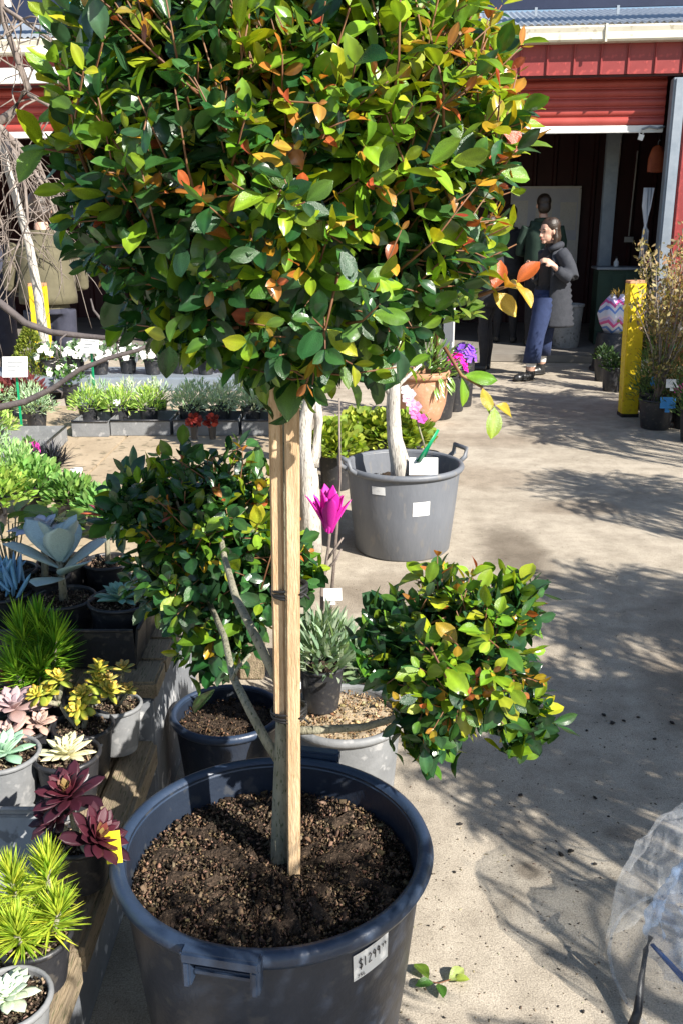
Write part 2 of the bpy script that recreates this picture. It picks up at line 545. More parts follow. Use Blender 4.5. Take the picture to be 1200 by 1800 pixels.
# leaf templates: point along +Y, face +Z; columns: left, mid, right
def leaf_tpl(L=1.0, W=0.46, fold=0.25, curl=0.18, n=6, tip=1.0, belly=0.85, petiole=0.0, wave=0.0, cols=3, bend=0.0, tipc=(1, 1, 1), rib=1.3):
    V, C = [], []
    us = (-1, 0, 1) if cols == 3 else (-1, -0.55, 0, 0.55, 1)
    for i in range(n + 1):
        t = i / n
        wd = W / 2 * max(0.03, math.sin(math.pi * t ** belly) ** (0.8 if t < 0.5 else tip * 0.8))
        y = L * (petiole + t * (1 - petiole))
        z = -curl * L * t * t
        for u in us:
            x = u * wd + bend * t * t * L
            zz = z + fold * wd * (abs(u) if cols == 3 else (1.25 * abs(u) - 0.35 * u * u)) + wave * W * math.sin(t * 8 + u * 2.5)
            V.append((x, y, zz))
            k = rib if u == 0 else (1.0 if abs(u) == 1 else 0.92)
            C.append(tuple(k * lerp_(1, tc, t * t) for tc in tipc))
    m = len(us)
    F = []
    for i in range(n):
        for j in range(m - 1):
            a = i * m + j
            F.append([a, a + 1, a + m + 1, a + m])
    return np.array(V, dtype=float), np.array(F), np.array(C, dtype=float)
def lerp_(a, b, t):
    return a + (b - a) * t
def fat_tpl(L=1.0, W=0.4, T=0.14, curl=-0.15, n=6, belly=1.3, tip=0.8, tipcol=(1, 1, 1), dish=0.3):
    """thick succulent leaf"""
    V, C = [], []
    k = 6
    for i in range(n + 1):
        t = i / n
        wd = W / 2 * max(0.05, math.sin(math.pi * (0.06 + 0.94 * t) ** belly) ** tip)
        th = T / 2 * max(0.08, math.sin(math.pi * (0.1 + 0.9 * t)) ** 0.7)
        for j in range(k):
            a = 2 * math.pi * j / k
            x = wd * math.cos(a)
            z = th * math.sin(a) - curl * L * t * t + dish * abs(x)
            V.append((x, t * L, z))
            f = max(0.0, (t - 0.75) / 0.25)
            C.append(tuple(1 + (tc - 1) * f for tc in tipcol))
    F = []
    for i in range(n):
        for j in range(k):
            q = (j + 1) % k
            F.append([i * k + j, i * k + q, (i + 1) * k + q, (i + 1) * k + j])
    return np.array(V), np.array(F), np.array(C)

def frame(d, nrm):
    """matrix whose Y is d and whose Z is close to nrm"""
    d = d.normalized()
    x = d.cross(nrm)
    if x.length < 1e-6:
        x = d.cross(Vector((0.3, 0.8, 0.5)))
    x.normalize()
    z = x.cross(d)
    return Matrix((x, d, z)).transposed()
def joined(name, tpl, mats, cols, mat, parent=None, kind='stuff'):
    """one mesh of many copies of a template; mats: (rot3x3*scale, pos)"""
    V0, F0, C0 = tpl
    A = np.array([np.array(m[0]) for m in mats])
    T = np.array([np.array(m[1]) for m in mats])
    V = (np.einsum('nij,vj->nvi', A, V0) + T[:, None, :]).reshape(-1, 3)
    F = (F0[None] + (np.arange(len(mats)) * len(V0))[:, None, None]).reshape(-1, F0.shape[1])
    Cc = np.array(cols)
    C = (Cc[:, None, :] * C0[None]).reshape(-1, 3)
    o = link(name, np_mesh(name, V, F, mat, C), parent)
    if kind:
        o['kind'] = kind
    return o
def tpl_mesh(name, tpl, mat):
    return np_mesh(name, tpl[0], tpl[1], mat, tpl[2])
def leafobj(name, me, rot, pos, col, parent):
    m = rot.to_4x4()
    m.translation = pos
    o = link(name, me, parent, mtx=m)
    o.color = (*col, 1)
    return o
def rv(s=1.0):
    return Vector((random.gauss(0, 1), random.gauss(0, 1), random.gauss(0, 1))) * s
def rdir():
    v = rv()
    return v.normalized()
def lerp(a, b, t):
    return a + (b - a) * t
def mixc(a, b, t):
    return tuple(lerp(x, y, t) for x, y in zip(a, b))
def jit(c, s=0.12):
    k = 1 + random.uniform(-s, s)
    return tuple(max(0.0, x * k * (1 + random.uniform(-s, s) * 0.5)) for x in c)

# ================================================================== THE SETTING
g = G()
g.add([(-40, -30, 0), (40, -30, 0), (40, 50, 0), (-40, 50, 0)], [[0, 1, 2, 3]])
ground = structure(g.build('ground', M['concrete'], smooth=False))

# ------------------------------------------------------------------ red shed
YAW = R(7)
B0 = on_y(900, 600, 11.2)
BU = Vector((math.cos(YAW), -math.sin(YAW), 0))
BV = Vector((math.sin(YAW), math.cos(YAW), 0))
B0.z = 0
shed = thing('storage_shed', 'long red steel shed with half raised roller doors behind the nursery yard', 'shed', B0, -YAW)
def face(px, py, inset=0.0):
    """pixel -> (u, z) in the shed's own frame on the plane `inset` behind its front"""
    r = ray(px, py)
    o = Vector((0, 0, CAMH)) - B0
    t = (inset - o.dot(BV)) / r.dot(BV)
    p = o + r * t
    return p.dot(BU), p.z
U_L = -9.5
U_R = 6.5
uj0 = face(1168, 300)[0]
uj1 = face(1190, 300)[0]
u_post0, u_post1 = face(795, 60)[0], face(816, 60)[0]
z_gut1 = face(1000, 50)[1]
z_gut0 = face(1000, 78)[1]
z_head = face(1000, 132)[1]
z_bar = face(1030, 228, 0.3)[1]
# header cladding: each ribbed pan its own piece
def pan_mesh(wd, h):
    g = G()
    prof = [(0, 0.0), (0.012, 0.0), (0.02, -0.022), (0.032, -0.022), (0.04, 0.0), (wd - 0.002, 0.0), (wd - 0.002, 0.02), (0, 0.02)]
    V = [(x, y, z) for z in (0, h) for x, y in prof]
    n = len(prof)
    F = [[i, (i + 1) % n, n + (i + 1) % n, n + i] for i in range(n)]
    F += [list(range(n))[::-1], [n + i for i in range(n)]]
    return g.add(V, F)
pw = 0.285
g = G()
g.box(((U_L + U_R) / 2, 0.055, (z_head + z_gut1) / 2 - 0.01), (U_R - U_L, 0.05, z_gut1 - z_head + 0.02))
hd = g.build('header', M['dark_red'], shed, False)
pm_h = pan_mesh(pw, z_gut0 - z_head + 0.06).mesh('cladding_pan', M['red_steel'], False)
k = U_L
while k < U_R - pw:
    o = link('cladding_pan', pm_h, hd, (k, 0, z_head))
    k += pw
# wall to the right of the door and piers
def wall_run(u0, u1, name='front_wall'):
    g = G()
    g.box(((u0 + u1) / 2, 0.09, z_head / 2 - 0.012), (u1 - u0 - 0.004, 0.08, z_head - 0.03))
    wl = g.build(name, M['dark_red'], shed, False)
    me = pan_mesh(pw, z_head - 0.02).mesh('cladding_pan', M['red_steel'], False)
    k = u0
    while k < u1 - 0.05:
        o = link('cladding_pan', me, wl, (k, 0.02, 0.005))
        o.scale.x = min(1, (u1 - k) / pw)
        k += pw
    return wl
wall_run(uj1 + 0.01, U_R)
DOOR_L = face(560, 300)[0]
wall_run(DOOR_L - 1.1, DOOR_L)
LEFT_R, LEFT_L = DOOR_L - 1.1, -7.6
wall_run(U_L, LEFT_L)
# jambs
for nm, u in (('door_jamb', (uj0 + uj1) / 2), ('door_jamb', DOOR_L + 0.07), ('door_jamb', LEFT_R - 0.07), ('door_jamb', LEFT_L + 0.07)):
    g = G()
    g.box((u, 0.07, z_head / 2 - 0.02), (0.13, 0.17, z_head - 0.045))
    g.box((u, -0.028, z_head / 2 - 0.02), (0.09, 0.02, z_head - 0.06))
    g.build(nm, M['steel'], shed, False, bevel=0.006)
# roller doors
def roller(u0, u1, zb, zt, inset, barcol):
    g = G()
    g.box(((u0 + u1) / 2, inset, zb), (u1 - u0, 0.05, 0.075))
    g.box(((u0 + u1) / 2, inset - 0.03, zb - 0.034), (u1 - u0 - 0.01, 0.03, 0.012))
    bar = g.build('bottom_bar', barcol, None, False, bevel=0.006)
    rd = link('roller_door', None, shed)
    rd.empty_display_size = 0.1
    bar.parent = rd
    p = 0.098
    prof = []
    for i in range(13):
        t = i / 12
        prof.append((-0.026 * math.sin(math.pi * t) ** 0.5 if 0 < t < 1 else 0.0, t * (p - 0.012)))
    prof += [(0.0, p), (0.012, p), (0.012, 0)]
    n = len(prof)
    V = [(x, y, z) for x in (u0, u1) for y, z in prof]
    F = [[i, (i + 1) % n, n + (i + 1) % n, n + i] for i in range(n)] + [list(range(n))[::-1], [n + i for i in range(n)]]
    me = np_mesh('slat', V, F, M['red_roller'], None, False)
    z = zb + 0.04
    while z < zt:
        link('slat', me, rd, (0, inset, z))
        z += p
    return rd
rd = roller(DOOR_L + 0.14, uj0 - 0.01, z_bar, z_gut0, 0.30, M['white_paint'])
zl = face(40, 238, 0.3)[1]
roller(LEFT_L + 0.14, LEFT_R - 0.14, zl, z_gut0, 0.30, M['white_paint'])
g = G()   # padlock and chain on the bottom bar
pu, pz = face(1125, 240, 0.27)
g.box((pu, 0.25, pz - 0.01), (0.055, 0.03, 0.06), mtx=Matrix.Rotation(0.3, 3, 'Y'))
g.tube([(pu - 0.02, 0.25, pz + 0.02), (pu - 0.02, 0.25, pz + 0.055), (pu, 0.25, pz + 0.07), (pu + 0.02, 0.25, pz + 0.055), (pu + 0.02, 0.25, pz + 0.02)], 0.006, 6)
g.build('padlock', M['white_paint'], rd, False)
g = G()
g.tube([(pu + 0.0, 0.25, pz + 0.07), (pu + 0.08, 0.24, pz + 0.10), (pu + 0.17, 0.24, pz + 0.08), (pu + 0.25, 0.25, pz + 0.10)], 0.012, 6)
g.build('chain', M['steel'], rd)
# white strip under the left header, downpipe
g = G()
a0, a1 = face(40, 148)[1], face(40, 120)[1]
g.box(((LEFT_L + LEFT_R) / 2, -0.03, (a0 + a1) / 2), (LEFT_R - LEFT_L, 0.035, a1 - a0))
g.build('trim_board', M['white_paint'], shed, False, bevel=0.005)
g = G()
g.box(((u_post0 + u_post1) / 2, -0.10, z_gut0 / 2 - 0.01), (u_post1 - u_post0, 0.10, z_gut0 - 0.03))
g.build('downpipe', M['white_paint'], shed, False, bevel=0.015)
# gutter
prof = [(-0.14, z_gut0), (-0.155, z_gut0 + 0.02), (-0.15, z_gut0 + 0.09), (-0.165, z_gut1 - 0.02), (-0.15, z_gut1), (-0.14, z_gut1 - 0.004), (-0.14, z_gut0 + 0.02), (-0.012, z_gut0 + 0.02), (-0.012, z_gut0)]
n = len(prof)
V = [(x, y, z) for x in (U_L - 0.1, U_R + 0.1) for y, z in prof]
F = [[i, (i + 1) % n, n + (i + 1) % n, n + i] for i in range(n)] + [list(range(n))[::-1], [n + i for i in range(n)]]
link('gutter', np_mesh('gutter', V, F, M['cream'], None, False), shed)
for u in np.arange(U_L + 0.3, U_R, 1.25):
    g = G()
    g.box((u, -0.168, (z_gut0 + z_gut1) / 2), (0.022, 0.012, z_gut1 - z_gut0 + 0.02))
    g.build('gutter_bracket', M['cream'], shed, False)
# corrugated roof rising behind the gutter
rs = 26
nu = int((U_R - U_L) / 0.076) * 6
us = np.linspace(U_L - 0.05, U_R + 0.05, nu)
zc = 0.011 * np.sin(us * 2 * math.pi / 0.076)
V, F = [], []
ys = [(-0.11, 0.0), (3.6, 3.7 * math.tan(R(13)))]
for y, dz in ys:
    for u_, z_ in zip(us, zc):
        V.append((u_, y, z_gut1 + 0.022 + dz + z_))
F = np.array([[i, i + 1, nu + i + 1, nu + i] for i in range(nu - 1)])
link('roof', np_mesh('roof', np.array(V), F, M['zinc'], None, True), shed)
g = G()
g.box(((U_L + U_R) / 2, 4.6, z_gut1 + 0.80), (U_R - U_L, 2.0, 0.05))
g.build('rear_roof', M['zinc'], shed, False)
# inside: floor, back wall, ceiling, ends
g = G()
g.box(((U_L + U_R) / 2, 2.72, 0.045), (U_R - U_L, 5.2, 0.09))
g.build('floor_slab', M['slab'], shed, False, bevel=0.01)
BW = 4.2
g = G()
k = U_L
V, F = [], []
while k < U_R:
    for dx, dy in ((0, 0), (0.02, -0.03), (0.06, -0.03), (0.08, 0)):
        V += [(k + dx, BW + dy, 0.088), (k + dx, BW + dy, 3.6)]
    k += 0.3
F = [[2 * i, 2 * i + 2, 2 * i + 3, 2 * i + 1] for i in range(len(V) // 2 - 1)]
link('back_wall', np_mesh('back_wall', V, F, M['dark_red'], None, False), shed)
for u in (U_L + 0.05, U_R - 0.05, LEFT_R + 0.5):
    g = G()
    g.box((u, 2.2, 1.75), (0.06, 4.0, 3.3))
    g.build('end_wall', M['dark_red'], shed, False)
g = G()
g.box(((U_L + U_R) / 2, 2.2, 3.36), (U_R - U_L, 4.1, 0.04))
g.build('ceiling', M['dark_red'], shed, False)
# inner column
uc = face(1074, 300, 1.9)[0]
g = G()
g.box((uc, 1.9, 1.7), (0.16, 0.012, 3.2))
g.box((uc, 2.04, 1.7), (0.16, 0.012, 3.2))
g.box((uc, 1.97, 1.7), (0.012, 0.126, 3.2))
g.build('steel_column', M['steel'], shed, False)
# conduits down the back wall with a switch box
for (x0, y0, x1, y1) in ((1092, 235, 1072, 430), (1120, 265, 1104, 415)):
    ua, za = face(x0, y0, BW - 0.05)
    ub, zb_ = face(x1, y1, BW - 0.05)
    g = G()
    g.tube([(ua, BW - 0.05, za), ((ua * 2 + ub) / 3, BW - 0.05, (za * 2 + zb_) / 3), (ub, BW - 0.05, zb_)], 0.012, 6)
    g.build('conduit', M['white_paint'], shed)
ub, zb_ = face(1104, 421, BW - 0.06)
g = G()
g.box((ub, BW - 0.06, zb_), (0.13, 0.05, 0.08))
g.box((ub - 0.03, BW - 0.09, zb_), (0.03, 0.02, 0.04))
g.box((ub + 0.03, BW - 0.09, zb_), (0.03, 0.02, 0.04))
g.build('power_outlet', M['white_paint'], shed, False)

def local_at(px, py, inset):
    u, z = face(px, py, inset)
    return B0 + BU * u + BV * inset + Vector((0, 0, z))
# noticeboard on the back wall
u0, z1 = face(900, 328, BW - 0.06)
u1, z0 = face(1008, 490, BW - 0.06)
nb = thing('noticeboard', 'white papered noticeboard with thin pale frame on the dark shed wall', 'noticeboard', B0 + BV * (BW - 0.07) + BU * ((u0 + u1) / 2) + Vector((0, 0, z0)), -YAW)
wd, hh = u1 - u0, z1 - z0
g = G()
g.box((0, 0.02, hh / 2), (wd, 0.02, hh))
g.build('board', M['paper'], nb, False)
for (cx, cz, sx, sz) in ((0, hh - 0.015, wd + 0.03, 0.035), (0, 0.015, wd + 0.03, 0.035), (-wd / 2, hh / 2, 0.035, hh - 0.08), (wd / 2, hh / 2, 0.035, hh - 0.08)):
    g = G()
    g.box((cx, 0, cz), (sx, 0.035, sz))
    g.build('frame', M['white_paint'], nb, False)
for i in range(6):
    g = G()
    g.box((lerp(-wd * 0.36, wd * 0.36, (i % 3) / 2) + random.uniform(-.02, .02), 0.006, hh * (0.28 if i < 3 else 0.7) + random.uniform(-.03, .03)), (wd * 0.24, 0.006, hh * 0.3))
    g.build('notice', M['card'], nb, False)
# counter with dark green front and glazed hatch
u0, zt = face(1050, 470, 1.35)
u1, _ = face(1168, 470, 1.35)
ct = thing('counter', 'dark green service counter with pale ledge inside the shed doorway', 'counter', B0 + BV * 1.35 + BU * ((u0 + u1) / 2) + Vector((0, 0, 0.09)), -YAW)
g = G()
g.box((0, 0.15, (zt - 0.09) / 2 - 0.01), (u1 - u0, 0.5, zt - 0.13))
for i in range(5):
    g.box((lerp(-(u1 - u0) / 2, (u1 - u0) / 2, (i + 0.5) / 5), -0.108, (zt - 0.09) / 2), ((u1 - u0) / 5 - 0.03, 0.012, zt - 0.25))
g.build('counter_front', M['dark_green_panel'], ct, False)
g = G()
g.box((0, 0.15, zt - 0.10), (u1 - u0 + 0.06, 0.58, 0.03))
g.build('ledge', M['steel'], ct, False, bevel=0.006)
# things standing on and hanging by the counter
def crate_bottle(px, py, lab, mat, h=0.12):
    p = local_at(px, py, 1.42)
    p.z = zt + 0.008
    t = thing('bottle', lab, 'bottle', p)
    g = G()
    g.lathe([(0.001, 0), (0.03, 0.0), (0.032, 0.01), (0.032, h * 0.6), (0.014, h * 0.8), (0.012, h), (0.001, h)], 12)
    g.build('body', mat, t)
    g = G()
    g.lathe([(0.001, h + 0.001), (0.015, h + 0.001), (0.015, h + 0.025), (0.001, h + 0.025)], 10)
    g.build('cap', M['black_plastic'], t)
crate_bottle(1083, 452, 'small white bottle standing on the counter ledge in the shed', M['white_paint'], 0.1)
crate_bottle(1142, 452, 'bright pink bottle on the counter beside the door jamb', M['pink'], 0.16)
p = local_at(1148, 255, 0.75)
t = thing('hanging_vest', 'orange vest hanging from a hook inside the shed door', 'vest', Vector((p.x + 0.05, p.y, p.z - 0.3)))
t.scale = (0.6, 0.6, 0.6)
g = G()
V, F = [], []
for i, (z, wx, wy) in enumerate([(0.0, 0.17, 0.05), (0.12, 0.17, 0.06), (0.25, 0.165, 0.06), (0.36, 0.14, 0.055), (0.46, 0.1, 0.045), (0.5, 0.03, 0.03)]):
    for k in range(14):
        a = 2 * math.pi * k / 14
        V.append((wx * math.cos(a) * (1 + 0.06 * math.sin(5 * a)), wy * math.sin(a), z + 0.012 * math.sin(4 * a) * (i < 1)))
for i in range(5):
    for k in range(14):
        F.append([i * 14 + k, i * 14 + (k + 1) % 14, (i + 1) * 14 + (k + 1) % 14, (i + 1) * 14 + k])
g.add(V, F)
g.build('vest_body', M['orange'], t)
g = G()
g.tube([(0, 0, 0.5), (0.0, 0, 0.56), (0.03, 0, 0.6), (0.05, 0, 0.57)], 0.006, 6)
g.build('hook', M['steel'], t)
g = G()
p = local_at(1140, 330, 0.85)
q = local_at(1128, 455, 0.85)
t = thing('strip_curtain', 'pale hanging plastic strips tied back by the shed door', 'curtain', Vector((q.x, q.y, q.z)))
for i in range(3):
    g = G()
    d = p - q
    ox = (i - 1) * 0.035
    g.tube([(ox, 0.02 * i, 0), (d.x * 0.35 + ox * 0.5, d.y * 0.35, d.z * 0.4), (d.x * 0.5, d.y * 0.5, d.z * 0.47), (d.x * 0.8 + ox, d.y * 0.8, d.z * 0.75), (d.x + ox, d.y, d.z)], [0.032, 0.03, 0.018, 0.032, 0.03], 8, flat=0.25)
    g.build('strip', M['paper'], t)
p = local_at(995, 575, 1.0)
p.z = 0.09
t = thing('plastic_bin', 'pale grey plastic bin on the shed floor behind the walking woman', 'bin', p)
g = G()
g.lathe([(0.001, 0), (0.15, 0), (0.16, 0.02), (0.19, 0.5), (0.205, 0.51), (0.205, 0.54), (0.18, 0.54), (0.15, 0.05), (0.001, 0.05)], 24)
sharp(g.build('bin_body', M['tray_plastic'], t))
g = G()
g.tube([(-0.2, 0, 0.47), (-0.23, 0, 0.45), (-0.23, 0, 0.4), (-0.19, 0, 0.38)], 0.01, 6)
g.build('handle', M['tray_plastic'], t)

# sign standing above the roof
su0, sz0 = face(300, 40, 0.55)
sz0 = face(1000, 14, 0.55)[1]
sg = thing('roof_sign', 'long navy sign board with cyan and white letters above the shed roof', 'sign', B0 + BV * 0.55 + Vector((0, 0, sz0)), -YAW)
g = G()
g.box(((U_L + U_R) / 2, 0.03, 0.65), (U_R - U_L, 0.04, 1.3))
g.build('sign_board', M['navy_sign'], sg, False)
for u in np.arange(U_L + 0.6, U_R, 0.9):
    g = G()
    g.box((u, 0.012, -0.03), (0.03, 0.03, 0.09))
    g.build('sign_leg', M['steel'], sg, False)
def text_mesh(s, size, name, mat, depth=0.004, shear=0.0, bold=0.0):
    c = bpy.data.curves.new(name, 'FONT')
    c.body = s
    c.size = size
    c.extrude = depth
    c.shear = shear
    c.offset = bold
    o = bpy.data.objects.new(name, c)
    COL.objects.link(o)
    dg = bpy.context.evaluated_depsgraph_get()
    me = bpy.data.meshes.new_from_object(o.evaluated_get(dg))
    bpy.data.objects.remove(o)
    me.materials.clear()
    me.materials.append(mat)
    return me
for s, px, col in (('N', -22, M['white_paint']), ('T', 96, M['cyan']), ('S', 121, M['cyan'])):
    lu, lz = face(px, 12, 0.54)
    o = link('letter', text_mesh(s, 0.42, 'letter', col, 0.008, 0, 0.008), sg, (lu, -0.004, lz - sz0))
    o.rotation_euler = (math.pi / 2, 0, 0)

# ================================================================== BENCHES
def plank(parent, c, size, mat, name='plank', bev=0.006):
    g = G()
    g.box((0, 0, 0), size)
    return g.build(name, mat, parent, False, bevel=bev, loc=c)
Z1, Z2, Z3 = 0.29, 0.445, 0.45
EX = -0.47
fb = thing('timber_bench', 'weathered low timber sleeper bench edged with grey board holding succulents', 'bench', (EX, 1.5, 0))
# lower tier
for i in range(9):
    plank(fb, (-0.09 - 0.13 * i - 0.065, -0.12, Z1 - 0.026), (0.124, 1.50, 0.05), M['sleeper'])
for y0, y1 in ((-0.87, -0.1), (-0.095, 0.63)):
    plank(fb, (-0.043, (y0 + y1) / 2, Z1 - 0.03), (0.085, y1 - y0, 0.075), M['sleeper'], 'edge_sleeper', 0.01)
for y0, y1 in ((-0.87, -0.1), (-0.094, 0.63)):
    plank(fb, (-0.055, (y0 + y1) / 2, 0.11), (0.03, y1 - y0, 0.215), M['riser'], 'side_board')
# upper tier
plank(fb, (-0.62, 0.66, 0.20), (1.22, 0.03, 0.395), M['riser'], 'riser_board')
for i in range(5):
    plank(fb, (-0.62, 0.72 + 0.137 * i, Z2 - 0.025), (1.24, 0.13, 0.048), M['sleeper'])
plank(fb, (-0.028, 1.01, 0.20), (0.03, 0.66, 0.39), M['riser'], 'side_board')
for x in (-1.2, -0.6):
    for y in (-0.8, 0.5, 1.25):
        plank(fb, (x, y, 0.118), (0.09, 0.09, 0.23), M['sleeper'], 'leg')
# rear bench: ply top with legs
RX, RY0, RY1 = -0.26, 3.0, 6.0
rb = thing('display_bench', 'long ply topped plant bench with bare tan top showing between trays', 'bench', (RX, RY0, 0))
for i in range(3):
    plank(rb, (-0.46 - 0.92 * i, 1.5, Z3 - 0.012), (0.912, 3.0, 0.022), M['bench_ply'], 'top_sheet', 0.003)
plank(rb, (0.012, 1.5, Z3 - 0.06), (0.022, 3.0, 0.10), M['sleeper'], 'edge_board', 0.004)
plank(rb, (-1.38, -0.013, Z3 - 0.06), (2.76, 0.022, 0.10), M['sleeper'], 'edge_board', 0.004)
for x in (-0.06, -1.38, -2.7):
    for y in (0.08, 1.5, 2.9):
        plank(rb, (x, y, 0.213), (0.09, 0.09, 0.42), M['sleeper'], 'leg')

# ================================================================== POTS
def pot_parts(root, r, h, mat, soil=True, lip=0.012, taper=0.8, fill=0.86, seg=36, soilmat=None, z0=0.0, chips=0, chipcol=((.03, .02, .015), (.2, .13, .08)), handles=0, hang=0.0, hmat=None):
    """pot (> rim), soil (> soil_bits) as parts of root"""
    rb_ = r * taper
    g = G()
    g.lathe([(0.002, z0 + 0.004), (rb_ * 0.96, z0 + 0.002), (rb_, z0 + 0.012), (lerp(rb_, r, 0.5), z0 + h * 0.5), (r * 0.985, z0 + h - lip * 1.6), (r * 0.985, z0 + h - 0.004),
             (r * 0.955, z0 + h - 0.004), (r * 0.95, z0 + h - lip * 2), (lerp(rb_, r, 0.5) * 0.95, z0 + h * 0.5), (rb_ * 0.93, z0 + 0.02), (0.002, z0 + 0.02)], seg)
    p = sharp(g.build('pot', mat, root))
    g = G()
    g.lathe([(r * 0.98, z0 + h - lip * 1.7), (r + lip * 0.6, z0 + h - lip * 1.6), (r + lip, z0 + h - lip * 0.8), (r + lip * 0.7, z0 + h - 0.001), (r + lip * 0.1, z0 + h + lip * 0.25),
             (r * 0.965, z0 + h), (r * 0.95, z0 + h - lip * 0.7)], seg)
    g.build('rim', hmat or mat, p)
    if soil:
        g = G()
        rs_ = lerp(rb_, r, fill) * 0.952
        zs = z0 + h * fill
        nr, ns = 7, seg
        V = [(0, 0, zs + 0.006)]
        for i in range(1, nr + 1):
            for k in range(ns):
                a = 2 * math.pi * k / ns
                rr = rs_ * i / nr
                V.append((rr * math.cos(a), rr * math.sin(a), zs + (random.uniform(-1, 1) * 0.012 * r / 0.15 if i < nr else -0.008)))
        F = [[0, 1 + k, 1 + (k + 1) % ns] for k in range(ns)]
        for i in range(nr - 1):
            for k in range(ns):
                q = (k + 1) % ns
                F.append([1 + i * ns + k, 1 + (i + 1) * ns + k, 1 + (i + 1) * ns + q, 1 + i * ns + q])
        g.add(V, F)
        so = g.build('soil', soilmat or M['soil'], root)
        if chips:
            cube = G()
            cube.add([(-.5, -.5, 0), (.5, -.5, 0), (.45, .5, .1), (-.4, .5, 0), (-.3, -.4, .5), (.35, -.3, .45), (.3, .35, .5), (-.35, .3, .55)],
                     [[0, 3, 2, 1], [4, 5, 6, 7], [0, 1, 5, 4], [2, 3, 7, 6], [0, 4, 7, 3], [1, 2, 6, 5]])
            T = (np.array(cube.V), np.array(cube.F), np.ones((8, 3)))
            ms, cs = [], []
            for i in range(chips):
                a = random.uniform(0, 6.283)
                rr = rs_ * 0.99 * math.sqrt(random.random())
                s = random.uniform(0.0022, 0.0062) * (2.1 if random.random() < 0.06 else 1)
                rot = frame(rdir(), rdir()) @ Matrix.Diagonal((s * random.uniform(.5, 1.0), s * random.uniform(.7, 1.9), s * random.uniform(.4, 1)))
                ms.append((rot, (rr * math.cos(a), rr * math.sin(a), zs + random.uniform(-0.005, 0.01))))
                t_ = random.random()
                cs.append(jit(mixc(chipcol[0], chipcol[1], t_ ** 2.2), 0.25))
            joined('soil_bits', T, ms, cs, M['chips'], so)
    for i in range(handles):
        a = hang + math.pi * i
        g = G()
        c, s_ = math.cos(a), math.sin(a)
        def P_(rad, tan, z):
            return Vector((c * rad - s_ * tan, s_ * rad + c * tan, z))
        wv = r * 0.23
        rot = Matrix.Rotation(a, 3, 'Z')
        g.box(P_(r + 0.022, 0, z0 + h + 0.004), (0.026, wv * 2, 0.022), mtx=rot)
        g.box(P_(r + 0.012, 0, z0 + h - 0.032), (0.016, wv * 1.55, 0.014), mtx=rot)
        for sg_ in (-1, 1):
            g.box(P_(r + 0.019, sg_ * wv * 0.86, z0 + h - 0.028), (0.03, 0.014, 0.05), mtx=rot)
        g.build('handle', hmat or mat, p, False, bevel=0.004)
    return p
def sticker(root, p, r_at, ang, z, w_, h_, mat=None, tilt=0.0, name='price_label', off=0.002):
    """a paper label that follows a pot wall; r_at(z) is the wall radius"""
    V, F = [], []
    nx, nz = 8, 3
    for i in range(nz + 1):
        for k in range(nx + 1):
            zz = z + (i / nz - 0.5) * h_ + (k / nx - 0.5) * w_ * tilt
            rr = r_at(zz) + off
            aa = ang + (k / nx - 0.5) * w_ / rr - (i / nz - 0.5) * h_ * tilt / rr
            V.append((rr * math.cos(aa), rr * math.sin(aa), zz))
    for i in range(nz):
        for k in range(nx):
            a = i * (nx + 1) + k
            F.append([a, a + 1, a + nx + 2, a + nx + 1])
    return link(name, np_mesh(name, V, F, mat or M['card'], None, True), p)
def plant_tag(root, x, y, z, h, w_, mat, rz=0.0, lean=0.0, stake=None, name='plant_tag'):
    g = G()
    m3 = Matrix.Rotation(rz, 3, 'Z') @ Matrix.Rotation(lean, 3, 'X')
    g.box((x, y, z + h * 0.72), (w_, 0.003, h * 0.55), mtx=m3)
    if stake is None:
        g.box(Vector((x, y, z + h * 0.36)), (w_ * 0.3, 0.003, h * 0.24), mtx=m3)
    o = g.build(name, mat, root, False)
    if stake is not None:
        g = G()
        g.box(Vector((x, y + 0.004, z + h * 0.3)), (0.008, 0.004, h * 0.7), mtx=m3)
        g.build('tag_stake', stake, root, False)
    return o

# ---- foliage helpers
LT = {
    'oval': leaf_tpl(1, 0.52, 0.26, 0.14, 6, 0.80, 1.12, 0.06, 0.012, 5, 0.05, (1.2, 1.0, 0.9)),
    'oval2': leaf_tpl(1, 0.58, 0.42, 0.30, 6, 0.85, 1.15, 0.05, 0.03, 5, -0.08, (1.1, 1.1, 1.0)),
    'oval3': leaf_tpl(1, 0.50, -0.12, 0.10, 6, 0.75, 1.08, 0.08, -0.025, 5, 0.08, (0.8, 0.95, 0.9)),
    'oval4': leaf_tpl(1, 0.44, 0.50, -0.16, 6, 1.0, 1.0, 0.06, 0.035, 5, -0.04, (1.3, 1.0, 0.8)),
    'small': leaf_tpl(1, 0.5, 0.2, 0.15, 3, 1.1, 0.85),
    'lance': leaf_tpl(1, 0.22, 0.25, 0.15, 4, 1.2, 0.8),
    'blade': leaf_tpl(1, 0.085, 0.3, 0.10, 4, 1.0, 0.5),
    'needle': leaf_tpl(1, 0.075, 0.5, 0.05, 3, 1.0, 0.55),
    'disc': leaf_tpl(1, 0.95, 0.1, 0.1, 4, 0.6, 1.0),
    'feather': leaf_tpl(1, 0.12, 0.1, 0.15, 2, 1.0, 0.8),
}
